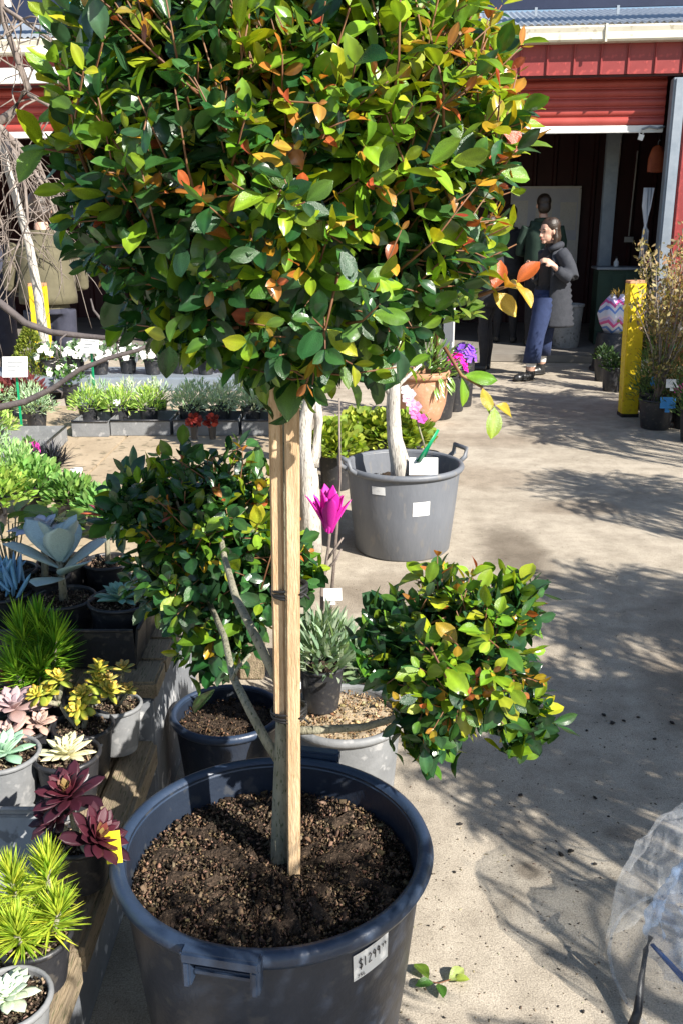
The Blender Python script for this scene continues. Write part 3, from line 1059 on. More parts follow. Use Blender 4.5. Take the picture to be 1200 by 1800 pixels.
def mound(root, c, r, h, n, size, cols, tpl='small', mat=None, name='foliage', up=0.5, inner=0.35, shape=1.0):
    ms, cs = [], []
    for i in range(n):
        d = rdir()
        d.z = abs(d.z)
        f = lerp(inner, 1.0, random.random() ** 0.5)
        pos = Vector((c[0] + d.x * r * f, c[1] + d.y * r * f, c[2] + d.z * h * f * shape))
        ax = (Vector((d.x, d.y, d.z + up)) + rv(0.35)).normalized()
        s = size * random.uniform(0.7, 1.25)
        ms.append((frame(ax, (Vector((0, 0, 1)) + rv(0.5)) ) * s, pos))
        cs.append(jit(mixc(cols[0], cols[1], random.random()) if f > 0.6 else mixc(cols[0], cols[1], 0.25), 0.18))
    return joined(name, LT[tpl], ms, cs, mat or M['soft_leaf'], root)

FAT = {}
def fat(key, **kw):
    if key not in FAT:
        FAT[key] = tpl_mesh('succulent_leaf', fat_tpl(**kw), M['succ'])
    return FAT[key]
def rosette(root, c, rad, n, me, colf, e0=12, e1=80, shrink=0.6, tiltv=None, name='leaf', lift=0.14, elj=8):
    tv = Vector(tiltv) if tiltv else Vector((0, 0, 1))
    B = tv.normalized().to_track_quat('Z', 'Y').to_matrix()
    for i in range(n):
        t = i / (n - 1)
        a = i * 2.39996 + random.uniform(-.08, .08)
        e = R(lerp(e0, e1, t ** 0.9) + random.uniform(-elj, elj))
        s = rad * (1 - shrink * t) * random.uniform(0.82, 1.08)
        out = Vector((math.cos(a), math.sin(a), 0))
        d = out * math.cos(e) + Vector((0, 0, math.sin(e)))
        nr = Vector((0, 0, math.cos(e))) - out * math.sin(e)
        pos = Vector(c) + B @ (out * 0.06 * rad * (1 - t) + Vector((0, 0, lift * rad * t)))
        leafobj(name, me, (B @ frame(d, nr)) * s, pos, jit(colf(t), 0.07), root)

def pp(px, py, zrim, h):
    """base point of a pot whose rim centre is seen at px,py at height zrim"""
    p = on_z(px, py, zrim)
    return Vector((p.x, p.y, zrim - h))

# ================================================================== THE BIG TOPIARY TREE
PC = on_z(480, 1478, 0.47)
PC.z = 0
PR, PH = 0.278, 0.47
tree = thing('topiary_tree', 'staked tree with three clipped balls of glossy leaves in large navy tub', 'topiary tree', PC)
hang = math.atan2(-0.30, -0.06)
pot = pot_parts(tree, PR, PH, M['navy_plastic'], True, 0.016, 0.82, 0.85, 72, None, 0, 22000, ((.012, .009, .007), (.24, .16, .10)), 2, hang, M['rim_plastic'])
def wall_r(z, r=PR, h=PH, tp=0.82):
    a, b, c = r * tp, lerp(r * tp, r, 0.5), r * 0.985
    return lerp(a, b, z / (h * 0.5)) if z < h * 0.5 else lerp(b, c, min(1, (z - h * 0.5) / (h * 0.5 - 0.026)))
# price label: find the place on the wall that shows at the photographed pixel
def on_wall(px, py, base, wr, zs, a0, a1):
    best = None
    for zz in zs:
        for a in np.linspace(a0, a1, 160):
            q = Vector((base.x + wr(zz) * math.cos(a), base.y + wr(zz) * math.sin(a), base.z + zz))
            x, y = proj(q)
            e = (x - px) ** 2 + (y - py) ** 2
            if best is None or e < best[0]:
                best = (e, a, zz)
    return best[1], best[2]
la, lz = on_wall(652, 1683, PC, wall_r, np.linspace(0.2, 0.44, 60), -2.5, 0)
sticker(tree, pot, wall_r, la, lz, 0.076, 0.058, tilt=0.10)
GLY = {'$': [[(.9, .8), (.5, 1), (.1, .8), (.3, .55), (.7, .45), (.9, .2), (.5, 0), (.1, .2)], [(.55, 1.15), (.45, -.15)]],
       '1': [[(.5, 1), (.4, 0)]], '2': [[(.1, .8), (.5, 1), (.85, .75), (.1, 0), (.9, .05)]],
       '9': [[(.85, .75), (.5, 1), (.15, .72), (.5, .5), (.85, .75), (.7, 0)]], '.': [[(.4, .02), (.5, .06)]],
       '7': [[(.1, 1), (.85, .95), (.4, 0)]], '5': [[(.85, 1), (.25, 1), (.2, .58), (.7, .6), (.8, .2), (.2, 0)]], 'L': [[(.2, 1), (.15, 0), (.8, .05)]]}
def scrawl(s, ang, z, x0, y0, hgt, adv, tilt, parent, lw=0.0009):
    V, F = [], []
    def put(x, y):
        zz = z + y + x * tilt
        rr = wall_r(zz) + 0.0034
        aa = ang + (x - y * tilt) / rr
        return Vector((rr * math.cos(aa), rr * math.sin(aa), zz))
    x = x0
    for ch in s:
        sm = 0.55 if ch == 's' else 1
        for st in GLY[ch]:
            pts = [(x + a * adv * 0.85, y0 + b * hgt) for a, b in st]
            for (ax, ay), (bx, by) in zip(pts[:-1], pts[1:]):
                L_ = math.hypot(bx - ax, by - ay) or 1e-6
                nx_, ny_ = -(by - ay) / L_ * lw, (bx - ax) / L_ * lw
                i = len(V)
                V += [put(ax + nx_, ay + ny_), put(bx + nx_, by + ny_), put(bx - nx_, by - ny_), put(ax - nx_, ay - ny_)]
                F.append([i, i + 1, i + 2, i + 3])
        x += adv * (0.5 if ch == '.' else 1)
    return link('handwriting', np_mesh('handwriting', V, F, M['ink'], None, False), parent)
scrawl('$1299', la, lz, -0.028, -0.004, 0.021, 0.0095, 0.16, pot)
scrawl('99', la, lz, 0.021, 0.005, 0.009, 0.006, 0.16, pot, 0.0006)
scrawl('75L', la, lz, -0.032, -0.024, 0.007, 0.006, 0.10, pot, 0.0006)

# yellow tag hooked on the rim at the left
ta = math.atan2(on_z(207, 1512, 0.47).y - PC.y, on_z(207, 1512, 0.47).x - PC.x)
g = G()
mt = Matrix.Rotation(R(-20), 3, 'Z') @ Matrix.Rotation(R(-25), 3, 'X') @ Matrix.Rotation(R(-18), 3, 'Y')
tp = Vector((math.cos(ta) * (PR + 0.006), math.sin(ta) * (PR + 0.006), PH + 0.028))
g.box(tp, (0.03, 0.003, 0.055), mtx=mt)
g.box(tp + Vector((0, 0, -0.03)), (0.012, 0.0025, 0.05), mtx=mt)
g.build('plant_tag', M['yellow_tag'], tree, False)

SOILZ = PH * 0.85
# stakes and trunk
def rel(px, py, y):
    return on_y(px, py, y) - PC
def stake(pb, pt, y, wd, dp, name='stake'):
    a, b = rel(*pb, y), rel(*pt, y)
    d = (b - a).normalized()
    rot = frame(d, Vector((0, -1, 0.0)))
    g = G()
    g.box((0, 0, 0), (wd, (b - a).length, dp))
    o = g.build(name, M['timber'], tree, False, bevel=0.003)
    m4 = rot.to_4x4()
    m4.translation = (a + b) / 2
    o.matrix_basis = m4
    return o
# the timber grain runs along each stake
M['timber'].node_tree.nodes['Mapping'].inputs['Scale'].default_value = (14, 1.6, 14)
M['timber'].node_tree.nodes['Color Ramp'].color_ramp.elements[0].color = (0.36, 0.23, 0.12, 1)
stake((517, 1545), (513, 560), 1.475, 0.0235, 0.022)
stake((493, 1260), (482, 560), 1.49, 0.0215, 0.022)
TB = rel(497, 1512, 1.51)
TB.z = SOILZ - 0.03
TY = 1.515
tpts = [TB, rel(497, 1450, TY), rel(499, 1360, TY), rel(503, 1250, TY), rel(508, 1100, TY + .015), rel(508, 900, TY + .02), rel(505, 740, TY + .02), rel(505, 560, TY + .02), rel(500, 380, TY + .02), rel(498, 200, TY + .02)]
g = G()
g.tube(tpts, [0.0245, 0.021, 0.019, 0.0175, 0.015, 0.0145, 0.014, 0.012, 0.009, 0.005], 12)
g.build('trunk', M['bark'], tree)
def branch(pts, r0, r1, mat=None, parent=None, sides=8):
    n = len(pts)
    g = G()
    g.tube(pts, [lerp(r0, r1, i / (n - 1)) for i in range(n)], sides)
    return g.build('branch', mat or M['bark'], parent if parent else tree)
branch([rel(496, 1345, 1.52), rel(470, 1305, 1.53), rel(440, 1250, 1.55), rel(410, 1190, 1.64), rel(395, 1120, 1.78), rel(360, 1040, 1.98)], 0.010, 0.006)
branch([rel(500, 1215, 1.52), rel(480, 1180, 1.53), rel(450, 1120, 1.55), rel(415, 1050, 1.66), rel(395, 980, 1.85), rel(380, 900, 2.0)], 0.010, 0.006)
branch([rel(408, 1195, 1.62), rel(418, 1175, 1.63), rel(440, 1150, 1.66)], 0.004, 0.003)
branch([rel(508, 1285, 1.52), rel(560, 1283, 1.52), rel(640, 1278, 1.53), rel(720, 1255, 1.52), rel(780, 1200, 1.51), rel(800, 1120, 1.5)], 0.0085, 0.005)
branch([rel(775, 1210, 1.51), rel(850, 1160, 1.5), rel(900, 1110, 1.5)], 0.005, 0.003)
# ties
for py, yy in ((1248, 1.50), (1034, 1.50)):
    c = rel(508, py, yy)
    g = G()
    for k in range(3):
        pts = []
        for i in range(17):
            a = 2 * math.pi * i / 16
            pts.append((c.x + 0.031 * math.cos(a), c.y - 0.0 + 0.031 * math.sin(a) , c.z + 0.004 * (k - 1) + 0.005 * math.sin(a + k)))
        g.tube(pts, 0.0028, 6)
    g.tube([(c.x + 0.015, c.y - 0.03, c.z), (c.x + 0.028, c.y - 0.036, c.z + 0.004), (c.x + 0.036, c.y - 0.034, c.z - 0.006)], 0.0022, 5)
    g.build('tie', M['black_tie'], tree)

OLD = [(0.014, 0.055, 0.018), (0.022, 0.08, 0.023), (0.04, 0.12, 0.028), (0.030, 0.078, 0.034)]
MID = [(0.09, 0.20, 0.018), (0.13, 0.25, 0.02), (0.18, 0.28, 0.018)]
YOUNG = [(0.27, 0.36, 0.02), (0.34, 0.37, 0.022), (0.20, 0.33, 0.022), (0.15, 0.29, 0.02)]
NEW = [(0.42, 0.20, 0.025), (0.42, 0.10, 0.03), (0.36, 0.05, 0.03), (0.44, 0.27, 0.03), (0.28, 0.05, 0.03), (0.40, 0.09, 0.04)]
def superdir(d, e):
    k = (abs(d.x) ** e + abs(d.y) ** e + abs(d.z) ** e) ** (-1 / e)
    return d * k
def clipped_ball(c, rx, rz, ntw, size, nobj, e=2.6, warm=0.12, rough=0.0, inner=0.45, seed=1, lobes=()):
    random.seed(seed)
    leaves = []
    tg = G()
    camv = Vector((0, 0, CAMH)) - PC
    for i in range(ntw):
        d = rdir()
        sd = superdir(d, e)
        f = 1 - (1 - inner) * random.random() ** 1.7
        bump = 0.93 + 0.07 * math.sin(5 * d.x + 3 * d.z + seed) + random.uniform(-0.03, 0.07)
        if random.random() < 0.035:
            bump += random.uniform(0.05, 0.13)
        if rough:
            nv_ = mnoise.noise(d * 2.2 + Vector((seed, 0, 0)))
            if nv_ < -0.12 and f > 0.72 and random.random() < 0.75:
                continue
            bump += rough * nv_
        tip = c + Vector((sd.x * rx, sd.y * rx, sd.z * rz)) * f * bump
        lobed = bool(lobes) and random.random() < 0.22
        if lobed:
            lc, lr = random.choice(lobes)
            tip = lc + d * lr * (0.5 + 0.55 * random.random())
        ax = (d + Vector((0, 0, 0.45)) + rv(0.38)).normalized()
        Lt = size * random.uniform(1.3, 2.2)
        base = tip - ax * Lt
        if f > 0.8 and not lobed and (base - c).length < (tip - c).length and random.random() < 0.8:
            tg.tube([base - ax * Lt * 0.7 - d * 0.02, base, tip], [0.0022, 0.0016, 0.001], 4)
        side = ax.cross(rdir()).normalized()
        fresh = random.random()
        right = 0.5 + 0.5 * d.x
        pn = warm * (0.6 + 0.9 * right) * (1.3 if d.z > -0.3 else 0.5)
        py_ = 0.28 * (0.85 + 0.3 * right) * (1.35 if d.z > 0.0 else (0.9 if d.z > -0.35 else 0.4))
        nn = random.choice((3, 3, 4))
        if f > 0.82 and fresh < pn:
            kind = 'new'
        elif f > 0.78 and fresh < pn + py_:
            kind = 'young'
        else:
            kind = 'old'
        for k in range(nn):
            t = k / (nn - 1)
            pos = base.lerp(tip, t)
            side = (Matrix.Rotation(R(90) + random.uniform(-.3, .3), 3, ax) @ side)
            for sgn in (-1, 1):
                ld = (side * sgn * lerp(1.0, 0.6, t) + ax * lerp(0.45, 0.95, t) + rv(0.2) + Vector((0, 0, -0.10))).normalized()
                nr = (ax * 0.7 + Vector((0, 0, 0.7)) + d * 0.35 - side * sgn * 0.3 + rv(0.3))
                s = size * lerp(1.08, 0.74, t) * min(1.5, math.exp(random.gauss(-0.03, 0.24)))
                if kind == 'new' and t > 0.4:
                    col = mixc(random.choice(NEW), random.choice(YOUNG), random.random() * 0.5)
                    s *= lerp(0.95, 0.55, t)
                elif kind == 'new':
                    col = random.choice(YOUNG)
                elif kind == 'young' and t > 0.3:
                    col = mixc(random.choice(YOUNG), random.choice(MID), random.random() ** 1.3)
                elif kind == 'young':
                    col = mixc(random.choice(MID), random.choice(OLD), random.random())
                else:
                    col = random.choice(OLD) if random.random() < 0.82 else mixc(random.choice(OLD), random.choice(MID), random.random())
                view = (camv - pos)
                dist = view.length
                vn = view.normalized()
                out = (pos - c)
                outn = Vector((out.x / rx, out.y / rx, out.z / rz))
                score = abs(nr.normalized().dot(vn)) * s / dist * (1 if outn.dot(vn) > 0.1 else 0) * (1 if outn.length > 0.86 else 0)
                px, py = proj(pos + PC)
                if not (0 < px < 1200 and 0 < py < 1800):
                    score = 0
                if proj(pos + ld * s + PC)[0] > 903 and 365 < py < 490:      # the crown leaves the doorway clear here
                    continue
                leaves.append((score, pos, ld, nr, s, jit(col, 0.16), random.choice(('oval', 'oval2', 'oval3', 'oval4'))))
    leaves.sort(key=lambda q: -q[0])
    return leaves, leaves[:nobj], leaves[nobj:], tg
LM = {k: tpl_mesh('leaf', LT[k], M['leaf']) for k in ('oval', 'oval2', 'oval3', 'oval4')}
def make_crown(c, rx, rz, ntw, size, nobj, **kw):
    al, big, rest, tg = clipped_ball(c, rx, rz, ntw, size, nobj, **kw)
    crown = None
    for key in ('oval', 'oval2', 'oval3', 'oval4'):
        sel = [q for q in rest if q[6] == key]
        o = joined('crown' if crown is None else 'foliage', LT[key], [(frame(q[2], q[3]) * q[4], q[1]) for q in sel], [q[5] for q in sel], M['leaf'], crown or tree)
        crown = crown or o
    stuff(tg.build('twigs', M['red_twig'], crown))
    lg = G()
    for i in range(16):
        d = rdir()
        e_ = c + Vector((d.x * rx, d.y * rx, d.z * rz)) * 0.8
        m_ = c.lerp(e_, 0.5) + rv(0.02)
        lg.tube([c + rv(0.01), m_, e_], [0.0055, 0.0035, 0.0018], 5)
    stuff(lg.build('limbs', M['bark'], crown))
    for q in big:
        leafobj('leaf', LM[q[6]], frame(q[2], q[3]) * q[4], q[1], q[5], crown)
    return crown
CT = rel(497, 283, 1.50)
make_crown(CT, 0.334, 0.322, 2300, 0.049, 190, e=2.8, warm=0.24, seed=3)
CLL = rel(376, 958, 2.06)
make_crown(CLL, 0.198, 0.250, 760, 0.056, 50, e=2.2, warm=0.11, inner=0.25, seed=8, rough=0.26, lobes=((rel(240, 880, 2.05), 0.085), (rel(370, 1130, 2.05), 0.08), (rel(500, 1000, 2.1), 0.08)))
CR = rel(803, 1140, 1.50)
make_crown(CR, 0.140, 0.143, 520, 0.047, 60, e=2.2, warm=0.27, inner=0.25, seed=12, rough=0.28, lobes=((rel(920, 1255, 1.5), 0.05), (rel(755, 1270, 1.5), 0.05), (rel(905, 1060, 1.52), 0.055), (rel(690, 1100, 1.5), 0.045)))
random.seed(21)
def shoot(pts, y0, y1, n, size, cols, droop=0.0):
    P3 = [rel(px, py, lerp(y0, y1, i / (len(pts) - 1))) for i, (px, py) in enumerate(pts)]
    g = G()
    g.tube(P3, [lerp(0.0032, 0.0014, i / (len(P3) - 1)) for i in range(len(P3))], 6)
    sh = g.build('shoot', M['red_twig'], tree)
    for k in range(n):
        u = (k + 1) / n * (len(P3) - 1)
        j = min(len(P3) - 2, int(u))
        p = P3[j].lerp(P3[j + 1], u - j)
        ax = (P3[j + 1] - P3[j]).normalized()
        sd = Matrix.Rotation(R(80 * k), 3, ax) @ ax.cross(Vector((0.1, -1, 0.2))).normalized()
        for sg_ in (-1, 1):
            ld = (sd * sg_ * 0.8 + ax * (0.5 + 0.5 * k / n) + rv(0.15) + Vector((0, 0, -droop))).normalized()
            leafobj('leaf', LM[random.choice(('oval', 'oval2', 'oval3', 'oval4'))], frame(ld, Vector((0.3, -0.7, 0.6)) + rv(0.2)) * size * random.uniform(0.85, 1.15), p, jit(random.choice(cols), 0.12), sh)
shoot([(840, 520), (875, 508), (905, 500)], 1.38, 1.36, 3, 0.042, NEW + [(0.42, 0.3, 0.03)])
shoot([(780, 610), (810, 660), (845, 680), (868, 712)], 1.42, 1.40, 3, 0.048, MID + [(0.4, 0.3, 0.03)], 0.5)
shoot([(180, 270), (120, 268), (80, 262)], 1.42, 1.38, 3, 0.062, YOUNG + MID)
shoot([(170, 200), (130, 175), (105, 150)], 1.45, 1.42, 2, 0.066, YOUNG)
shoot([(190, 110), (140, 80), (105, 48)], 1.5, 1.46, 2, 0.062, MID + OLD)
shoot([(860, 330), (885, 290), (905, 262)], 1.42, 1.40, 3, 0.055, YOUNG + NEW)
shoot([(830, 170), (870, 160), (905, 215)], 1.45, 1.44, 3, 0.05, NEW + YOUNG)

# ================================================================== SUCCULENTS ON THE FRONT BENCH
def tray(name, label, x0, x1, y0, y1, z, h, mat, flare=0.03, th=0.006):
    t = thing(name, label, 'tray', ((x0 + x1) / 2, (y0 + y1) / 2, z))
    hx, hy = (x1 - x0) / 2, (y1 - y0) / 2
    g = G()
    g.box((0, 0, 0.004), (2 * hx, 2 * hy, 0.007))
    g.build('tray_base', mat, t, False)
    def wall(a, b, out):
        a, b, out = Vector(a), Vector(b), Vector(out)
        i = -out.normalized() * th
        up = Vector((0, 0, h))
        V = [a, b, b + out * flare + up, a + out * flare + up, a + i, b + i, b + i + out * flare + up, a + i + out * flare + up]
        g = G()
        g.add(V, [[0, 1, 2, 3], [5, 4, 7, 6], [3, 2, 6, 7], [1, 5, 6, 2], [4, 0, 3, 7], [0, 4, 5, 1]])
        g.build('tray_wall', mat, t, False)
        g = G()
        g.tube([a + out * flare + up, b + out * flare + up], 0.005, 6)
        g.build('tray_lip', mat, t)
    wall((hx, -hy, 0.008), (hx, hy, 0.008), (1, 0, 0))
    wall((-hx, hy, 0.008), (-hx, -hy, 0.008), (-1, 0, 0))
    wall((-hx, -hy, 0.008), (hx, -hy, 0.008), (0, -1, 0))
    wall((hx, hy, 0.008), (-hx, hy, 0.008), (0, 1, 0))
    return t
FZ = Z1 + 0.013
TZ = FZ + 0.012          # floor inside the pale trays
tray('nursery_tray', 'pale grey plastic tray holding the cream and pink rosettes on lower bench', -1.35, -0.585, 1.70, 2.12, FZ, 0.095, M['tray_plastic'])
tray('nursery_tray', 'pale grey plastic tray holding the lime spiky plant and burgundy rosettes', -1.35, -0.60, 1.02, 1.645, FZ, 0.075, M['tray_plastic'])
tray('nursery_tray', 'deep black plastic tray holding the teal rosette on upper bench', -1.3, -0.535, 2.23, 2.62, Z2 + 0.001, 0.105, M['black_plastic'], 0.012)

def succ_pot(name, label, px, py, zr, r, h, mat, cat='succulent', seg=28, chips=260, group=None, taper=0.8):
    t = thing(name, label, cat, pp(px, py, zr, h), 0, group)
    pot_parts(t, r, h, mat, True, 0.006, taper, 0.88, seg, None, 0, chips * 2, ((.03, .022, .016), (.34, .25, .17)))
    return t
H1 = 0.125
ZR1 = TZ + H1
# cream rosette
t = succ_pot('potted_succulent', 'cream white rosette succulent in black pot between jade and burgundy rosette', 118, 1322, ZR1, 0.070, H1, M['black_plastic'])
me = fat('cream', L=1, W=0.34, T=0.13, curl=0.10, belly=1.35, tip=0.7)
rosette(t, (0, 0, H1 * 0.9), 0.074, 40, me, lambda q: mixc((0.66, 0.62, 0.40), (0.74, 0.70, 0.38), q), 10, 80, 0.62)
# mint rosette in dusty pot
t = succ_pot('potted_succulent', 'mint green rosette succulent in dusty grey pot beside cream rosette', 4, 1322, ZR1 + 0.01, 0.078, H1, M['dusty_plastic'])
me = fat('mint', L=1, W=0.42, T=0.14, curl=0.12, belly=1.45, tip=0.6)
rosette(t, (0.005, 0, H1 * 0.92), 0.075, 36, me, lambda q: mixc((0.30, 0.48, 0.34), (0.36, 0.56, 0.38), q), 14, 82, 0.6)
# pink rosettes
t = succ_pot('potted_succulent', 'dusty pink flat rosettes crowded in one pot behind mint rosette', 38, 1275, ZR1, 0.068, H1, M['black_plastic'])
me = fat('pinkr', L=1, W=0.5, T=0.12, curl=0.10, belly=1.4, tip=0.6)
rosette(t, (-0.02, 0.015, H1 + 0.03), 0.085, 18, me, lambda q: mixc((0.46, 0.30, 0.28), (0.40, 0.30, 0.32), q), 12, 75, 0.55, (0.1, -0.25, 1))
rosette(t, (0.045, -0.01, H1 + 0.005), 0.05, 16, me, lambda q: mixc((0.50, 0.33, 0.26), (0.46, 0.34, 0.3), q), 14, 78, 0.55, (0.25, -0.3, 1))
rosette(t, (-0.01, -0.05, H1 + 0.0), 0.055, 14, me, lambda q: mixc((0.52, 0.32, 0.28), (0.46, 0.34, 0.3), q), 12, 78, 0.55, (0.0, -0.4, 1))
# jade with orange edged leaves, two stems from one pot
t = succ_pot('potted_succulent', 'golden green jade plant with orange tips on two leaning stems', 146, 1272, ZR1, 0.068, H1, M['black_plastic'])
me = fat('jade', L=1, W=0.55, T=0.16, curl=0.10, belly=1.4, tip=0.6, tipcol=(1.5, 0.85, 0.6))
z0 = H1 * 0.9
stems = [[(-0.01, 0, z0), (-0.04, 0.01, z0 + 0.03), (-0.065, 0.02, z0 + 0.075)], [(0.0, 0, z0), (0.012, 0.015, z0 + 0.04), (0.03, 0.03, z0 + 0.09)],
         [(-0.055, 0.015, z0 + 0.055), (-0.085, 0.0, z0 + 0.07)], [(0.02, 0.02, z0 + 0.06), (0.055, 0.01, z0 + 0.075)], [(0.015, 0.015, z0 + 0.05), (0.005, -0.005, z0 + 0.075)],
         [(-0.06, 0.02, z0 + 0.06), (-0.045, 0.02, z0 + 0.105)], [(0.03, 0.03, z0 + 0.08), (0.03, 0.05, z0 + 0.115)], [(0.02, 0.02, z0 + 0.05), (0.0, -0.02, z0 + 0.045)]]
g = G()
for st in stems:
    g.tube(st, [0.007, 0.005, 0.004][:len(st)], 7)
g.build('stem', M['bark'], t)
for st in stems:
    e = Vector(st[-1])
    d = (e - Vector(st[-2])).normalized()
    rosette(t, e * 1.0 - d * 0.008 + Vector((e.x * 0.18, 0, 0.012)), 0.041, 18, me, lambda q: mixc((0.30, 0.38, 0.05), (0.62, 0.50, 0.07), q * random.uniform(0.5, 1.2)), 0, 72, 0.45, d * 0.6 + Vector((0, -.1, .5)), lift=0.35)
# small pot behind
t = succ_pot('potted_succulent', 'small bronze tipped succulent in dusty pot tucked behind the jade', 205, 1236, ZR1, 0.058, H1, M['dusty_plastic'])
for q in ((-0.02, 0.02, 0.06), (0.015, 0.03, 0.085), (0.03, 0, 0.04), (-0.005, -0.01, 0.05)):
    g = G()
    g.tube([(0, 0, z0), (q[0], q[1], z0 + q[2])], 0.004, 6)
    g.build('stem', M['bark'], t)
    rosette(t, (q[0], q[1], z0 + q[2]), 0.034, 14, me, lambda k: mixc((0.38, 0.42, 0.10), (0.55, 0.42, 0.14), k), 5, 72, 0.45, lift=0.3)
# burgundy aeonium: two heads
t = succ_pot('potted_succulent', 'dark burgundy rosette succulent with two glossy heads beside navy tub', 140, 1470, ZR1 - 0.02, 0.06, 0.105, M['black_plastic'])
me = fat('aeon', L=1, W=0.42, T=0.06, curl=-0.05, belly=1.55, tip=0.6)
for (px, py, zz, rad, tv) in ((122, 1402, ZR1 + 0.085, 0.075, (-0.1, -0.25, 1)), (168, 1478, ZR1 + 0.06, 0.07, (0.5, -0.2, 0.7)), (100, 1440, ZR1 + 0.04, 0.06, (-0.5, -0.3, 0.7))):
    p = on_z(px, py, zz) - t.location
    g = G()
    g.tube([(0, 0, 0.09), (p.x * 0.4, p.y * 0.4, 0.11), tuple(p)], [0.008, 0.007, 0.006], 8)
    g.build('stem', M['bark'], t)
    rosette(t, p, rad, 38, me, lambda q: mixc((0.035, 0.008, 0.016), (0.10, 0.014, 0.024), q) if q < 0.78 else mixc((0.14, 0.03, 0.025), (0.22, 0.16, 0.05), (q - 0.78) / 0.22), 4, 74, 0.62, tv)
# spiky fine-leaved succulents
def spiky(root, heads, L_, n, cols, tpl='needle', up=0.75, mat=None):
    ms, cs = [], []
    g = G()
    for (x, y, z, hgt, sp) in heads:
        g.tube([(x * 0.3, y * 0.3, z), (x * 0.8, y * 0.8, z + hgt * 0.5), (x, y, z + hgt)], [0.006, 0.005, 0.004], 6)
        for i in range(n):
            t_ = random.random() ** 0.7
            a = random.uniform(0, 6.283)
            e = R(lerp(-5, 82, t_ ** 1.2) + random.uniform(-12, 12))
            d = Vector((math.cos(a) * math.cos(e), math.sin(a) * math.cos(e), math.sin(e)))
            k = lerp(0.35, 1, t_)
            pos = Vector((lerp(x * 0.3, x, k), lerp(y * 0.3, y, k), z + hgt * lerp(0.25, 1.0, t_)))
            s = L_ * random.uniform(0.75, 1.15)
            ms.append((frame(d, Vector((0, 0, 1)) + rv(0.2)) * s, pos))
            cs.append(jit(mixc(cols[0], cols[1], random.random()), 0.15))
    g.build('stem', M['bark'], root)
    joined('foliage', LT[tpl], ms, cs, mat or M['soft_leaf'], root)
t = succ_pot('potted_succulent', 'bright green pine needle like succulent in front of the black tray', 72, 1200, ZR1 + 0.02, 0.062, H1, M['black_plastic'])
spiky(t, [(-0.045, 0.02, 0.11, 0.15, 1), (0.045, 0.01, 0.11, 0.13, 1), (0.0, 0.03, 0.11, 0.16, 1), (0.01, -0.03, 0.11, 0.07, 1), (-0.05, -0.03, 0.11, 0.06, 1)], 0.085, 210, ((0.06, 0.20, 0.015), (0.26, 0.42, 0.03)))
t = succ_pot('potted_succulent', 'lime yellow spiky grass like succulent spilling over beside the navy tub', 60, 1640, TZ + 0.10, 0.06, 0.10, M['black_plastic'])
spiky(t, [(0.02, 0.05, 0.09, 0.11, 1), (-0.04, 0.03, 0.09, 0.10, 1), (0.05, -0.01, 0.09, 0.06, 1), (-0.01, -0.05, 0.09, 0.05, 1), (-0.07, -0.02, 0.09, 0.05, 1)], 0.058, 260, ((0.20, 0.34, 0.03), (0.52, 0.56, 0.06)))
# white-mint rosette in the near corner
t = succ_pot('potted_succulent', 'pale mint white rosette in grey pot beside the lime spiky plant', 14, 1752, TZ + 0.115, 0.062, 0.115, M['dusty_plastic'])
me = fat('minty', L=1, W=0.46, T=0.14, curl=0.14, belly=1.45, tip=0.6)
rosette(t, (0, 0, 0.108), 0.056, 36, me, lambda q: mixc((0.52, 0.60, 0.44), (0.60, 0.70, 0.54), q), 14, 82, 0.6)
# upper tier
H2 = 0.13
ZR2 = Z2 + 0.009 + H2
t = succ_pot('potted_succulent', 'teal green rosette succulent in black pot standing in the black tray', 214, 1052, ZR2, 0.088, H2, M['black_plastic'], chips=300)
me = fat('teal', L=1, W=0.34, T=0.13, curl=0.16, belly=1.4, tip=0.65)
rosette(t, (0, 0, H2 * 0.95), 0.080, 40, me, lambda q: mixc((0.15, 0.32, 0.26), (0.24, 0.44, 0.36), q), 16, 84, 0.6)
t = succ_pot('potted_succulent', 'large silver leaved succulent with broad felted paddles in black pot', 112, 1048, ZR2, 0.085, H2, M['black_plastic'], chips=300)
me = fat('paddle', L=1, W=0.62, T=0.07, curl=0.06, belly=1.35, tip=0.55, dish=0.18)
g = G()
g.tube([(0, 0, 0.11), (0.0, 0, 0.18), (-0.01, 0.01, 0.26)], [0.012, 0.01, 0.008], 8)
g.build('stem', M['bark'], t)
for (az, el, z, s) in ((-100, 15, 0.15, 0.12), (-45, 30, 0.16, 0.13), (-160, 35, 0.18, 0.14), (20, 35, 0.17, 0.13), (90, 40, 0.19, 0.13), (150, 45, 0.2, 0.13), (-70, 62, 0.2, 0.12), (-20, 66, 0.21, 0.11), (-130, 70, 0.22, 0.10), (45, 62, 0.23, 0.09)):
    a, e = R(az), R(el)
    out = Vector((math.cos(a), math.sin(a), 0))
    d = out * math.cos(e) + Vector((0, 0, math.sin(e)))
    leafobj('leaf', me, frame(d, Vector((0, 0, math.cos(e))) - out * math.sin(e)) * s * 1.12, Vector((0, 0, z + 0.035)) + out * 0.008, jit(mixc((0.34, 0.46, 0.45), (0.44, 0.55, 0.52), random.random()), 0.06), t)
t = succ_pot('potted_succulent', 'pale lilac grey wavy leaved succulent behind the silver paddles', 78, 1010, ZR2 + 0.02, 0.07, H2, M['black_plastic'])
me = fat('wavy', L=1, W=0.55, T=0.06, curl=0.2, belly=1.4, tip=0.5, dish=0.35)
rosette(t, (0, 0.03, H2 + 0.11), 0.095, 14, me, lambda q: mixc((0.42, 0.47, 0.58), (0.50, 0.54, 0.64), q), 12, 70, 0.5)
g = G()
g.tube([(0, 0, 0.1), (0, 0.02, 0.18), (0, 0.03, 0.25)], 0.01, 8)
g.build('stem', M['bark'], t)
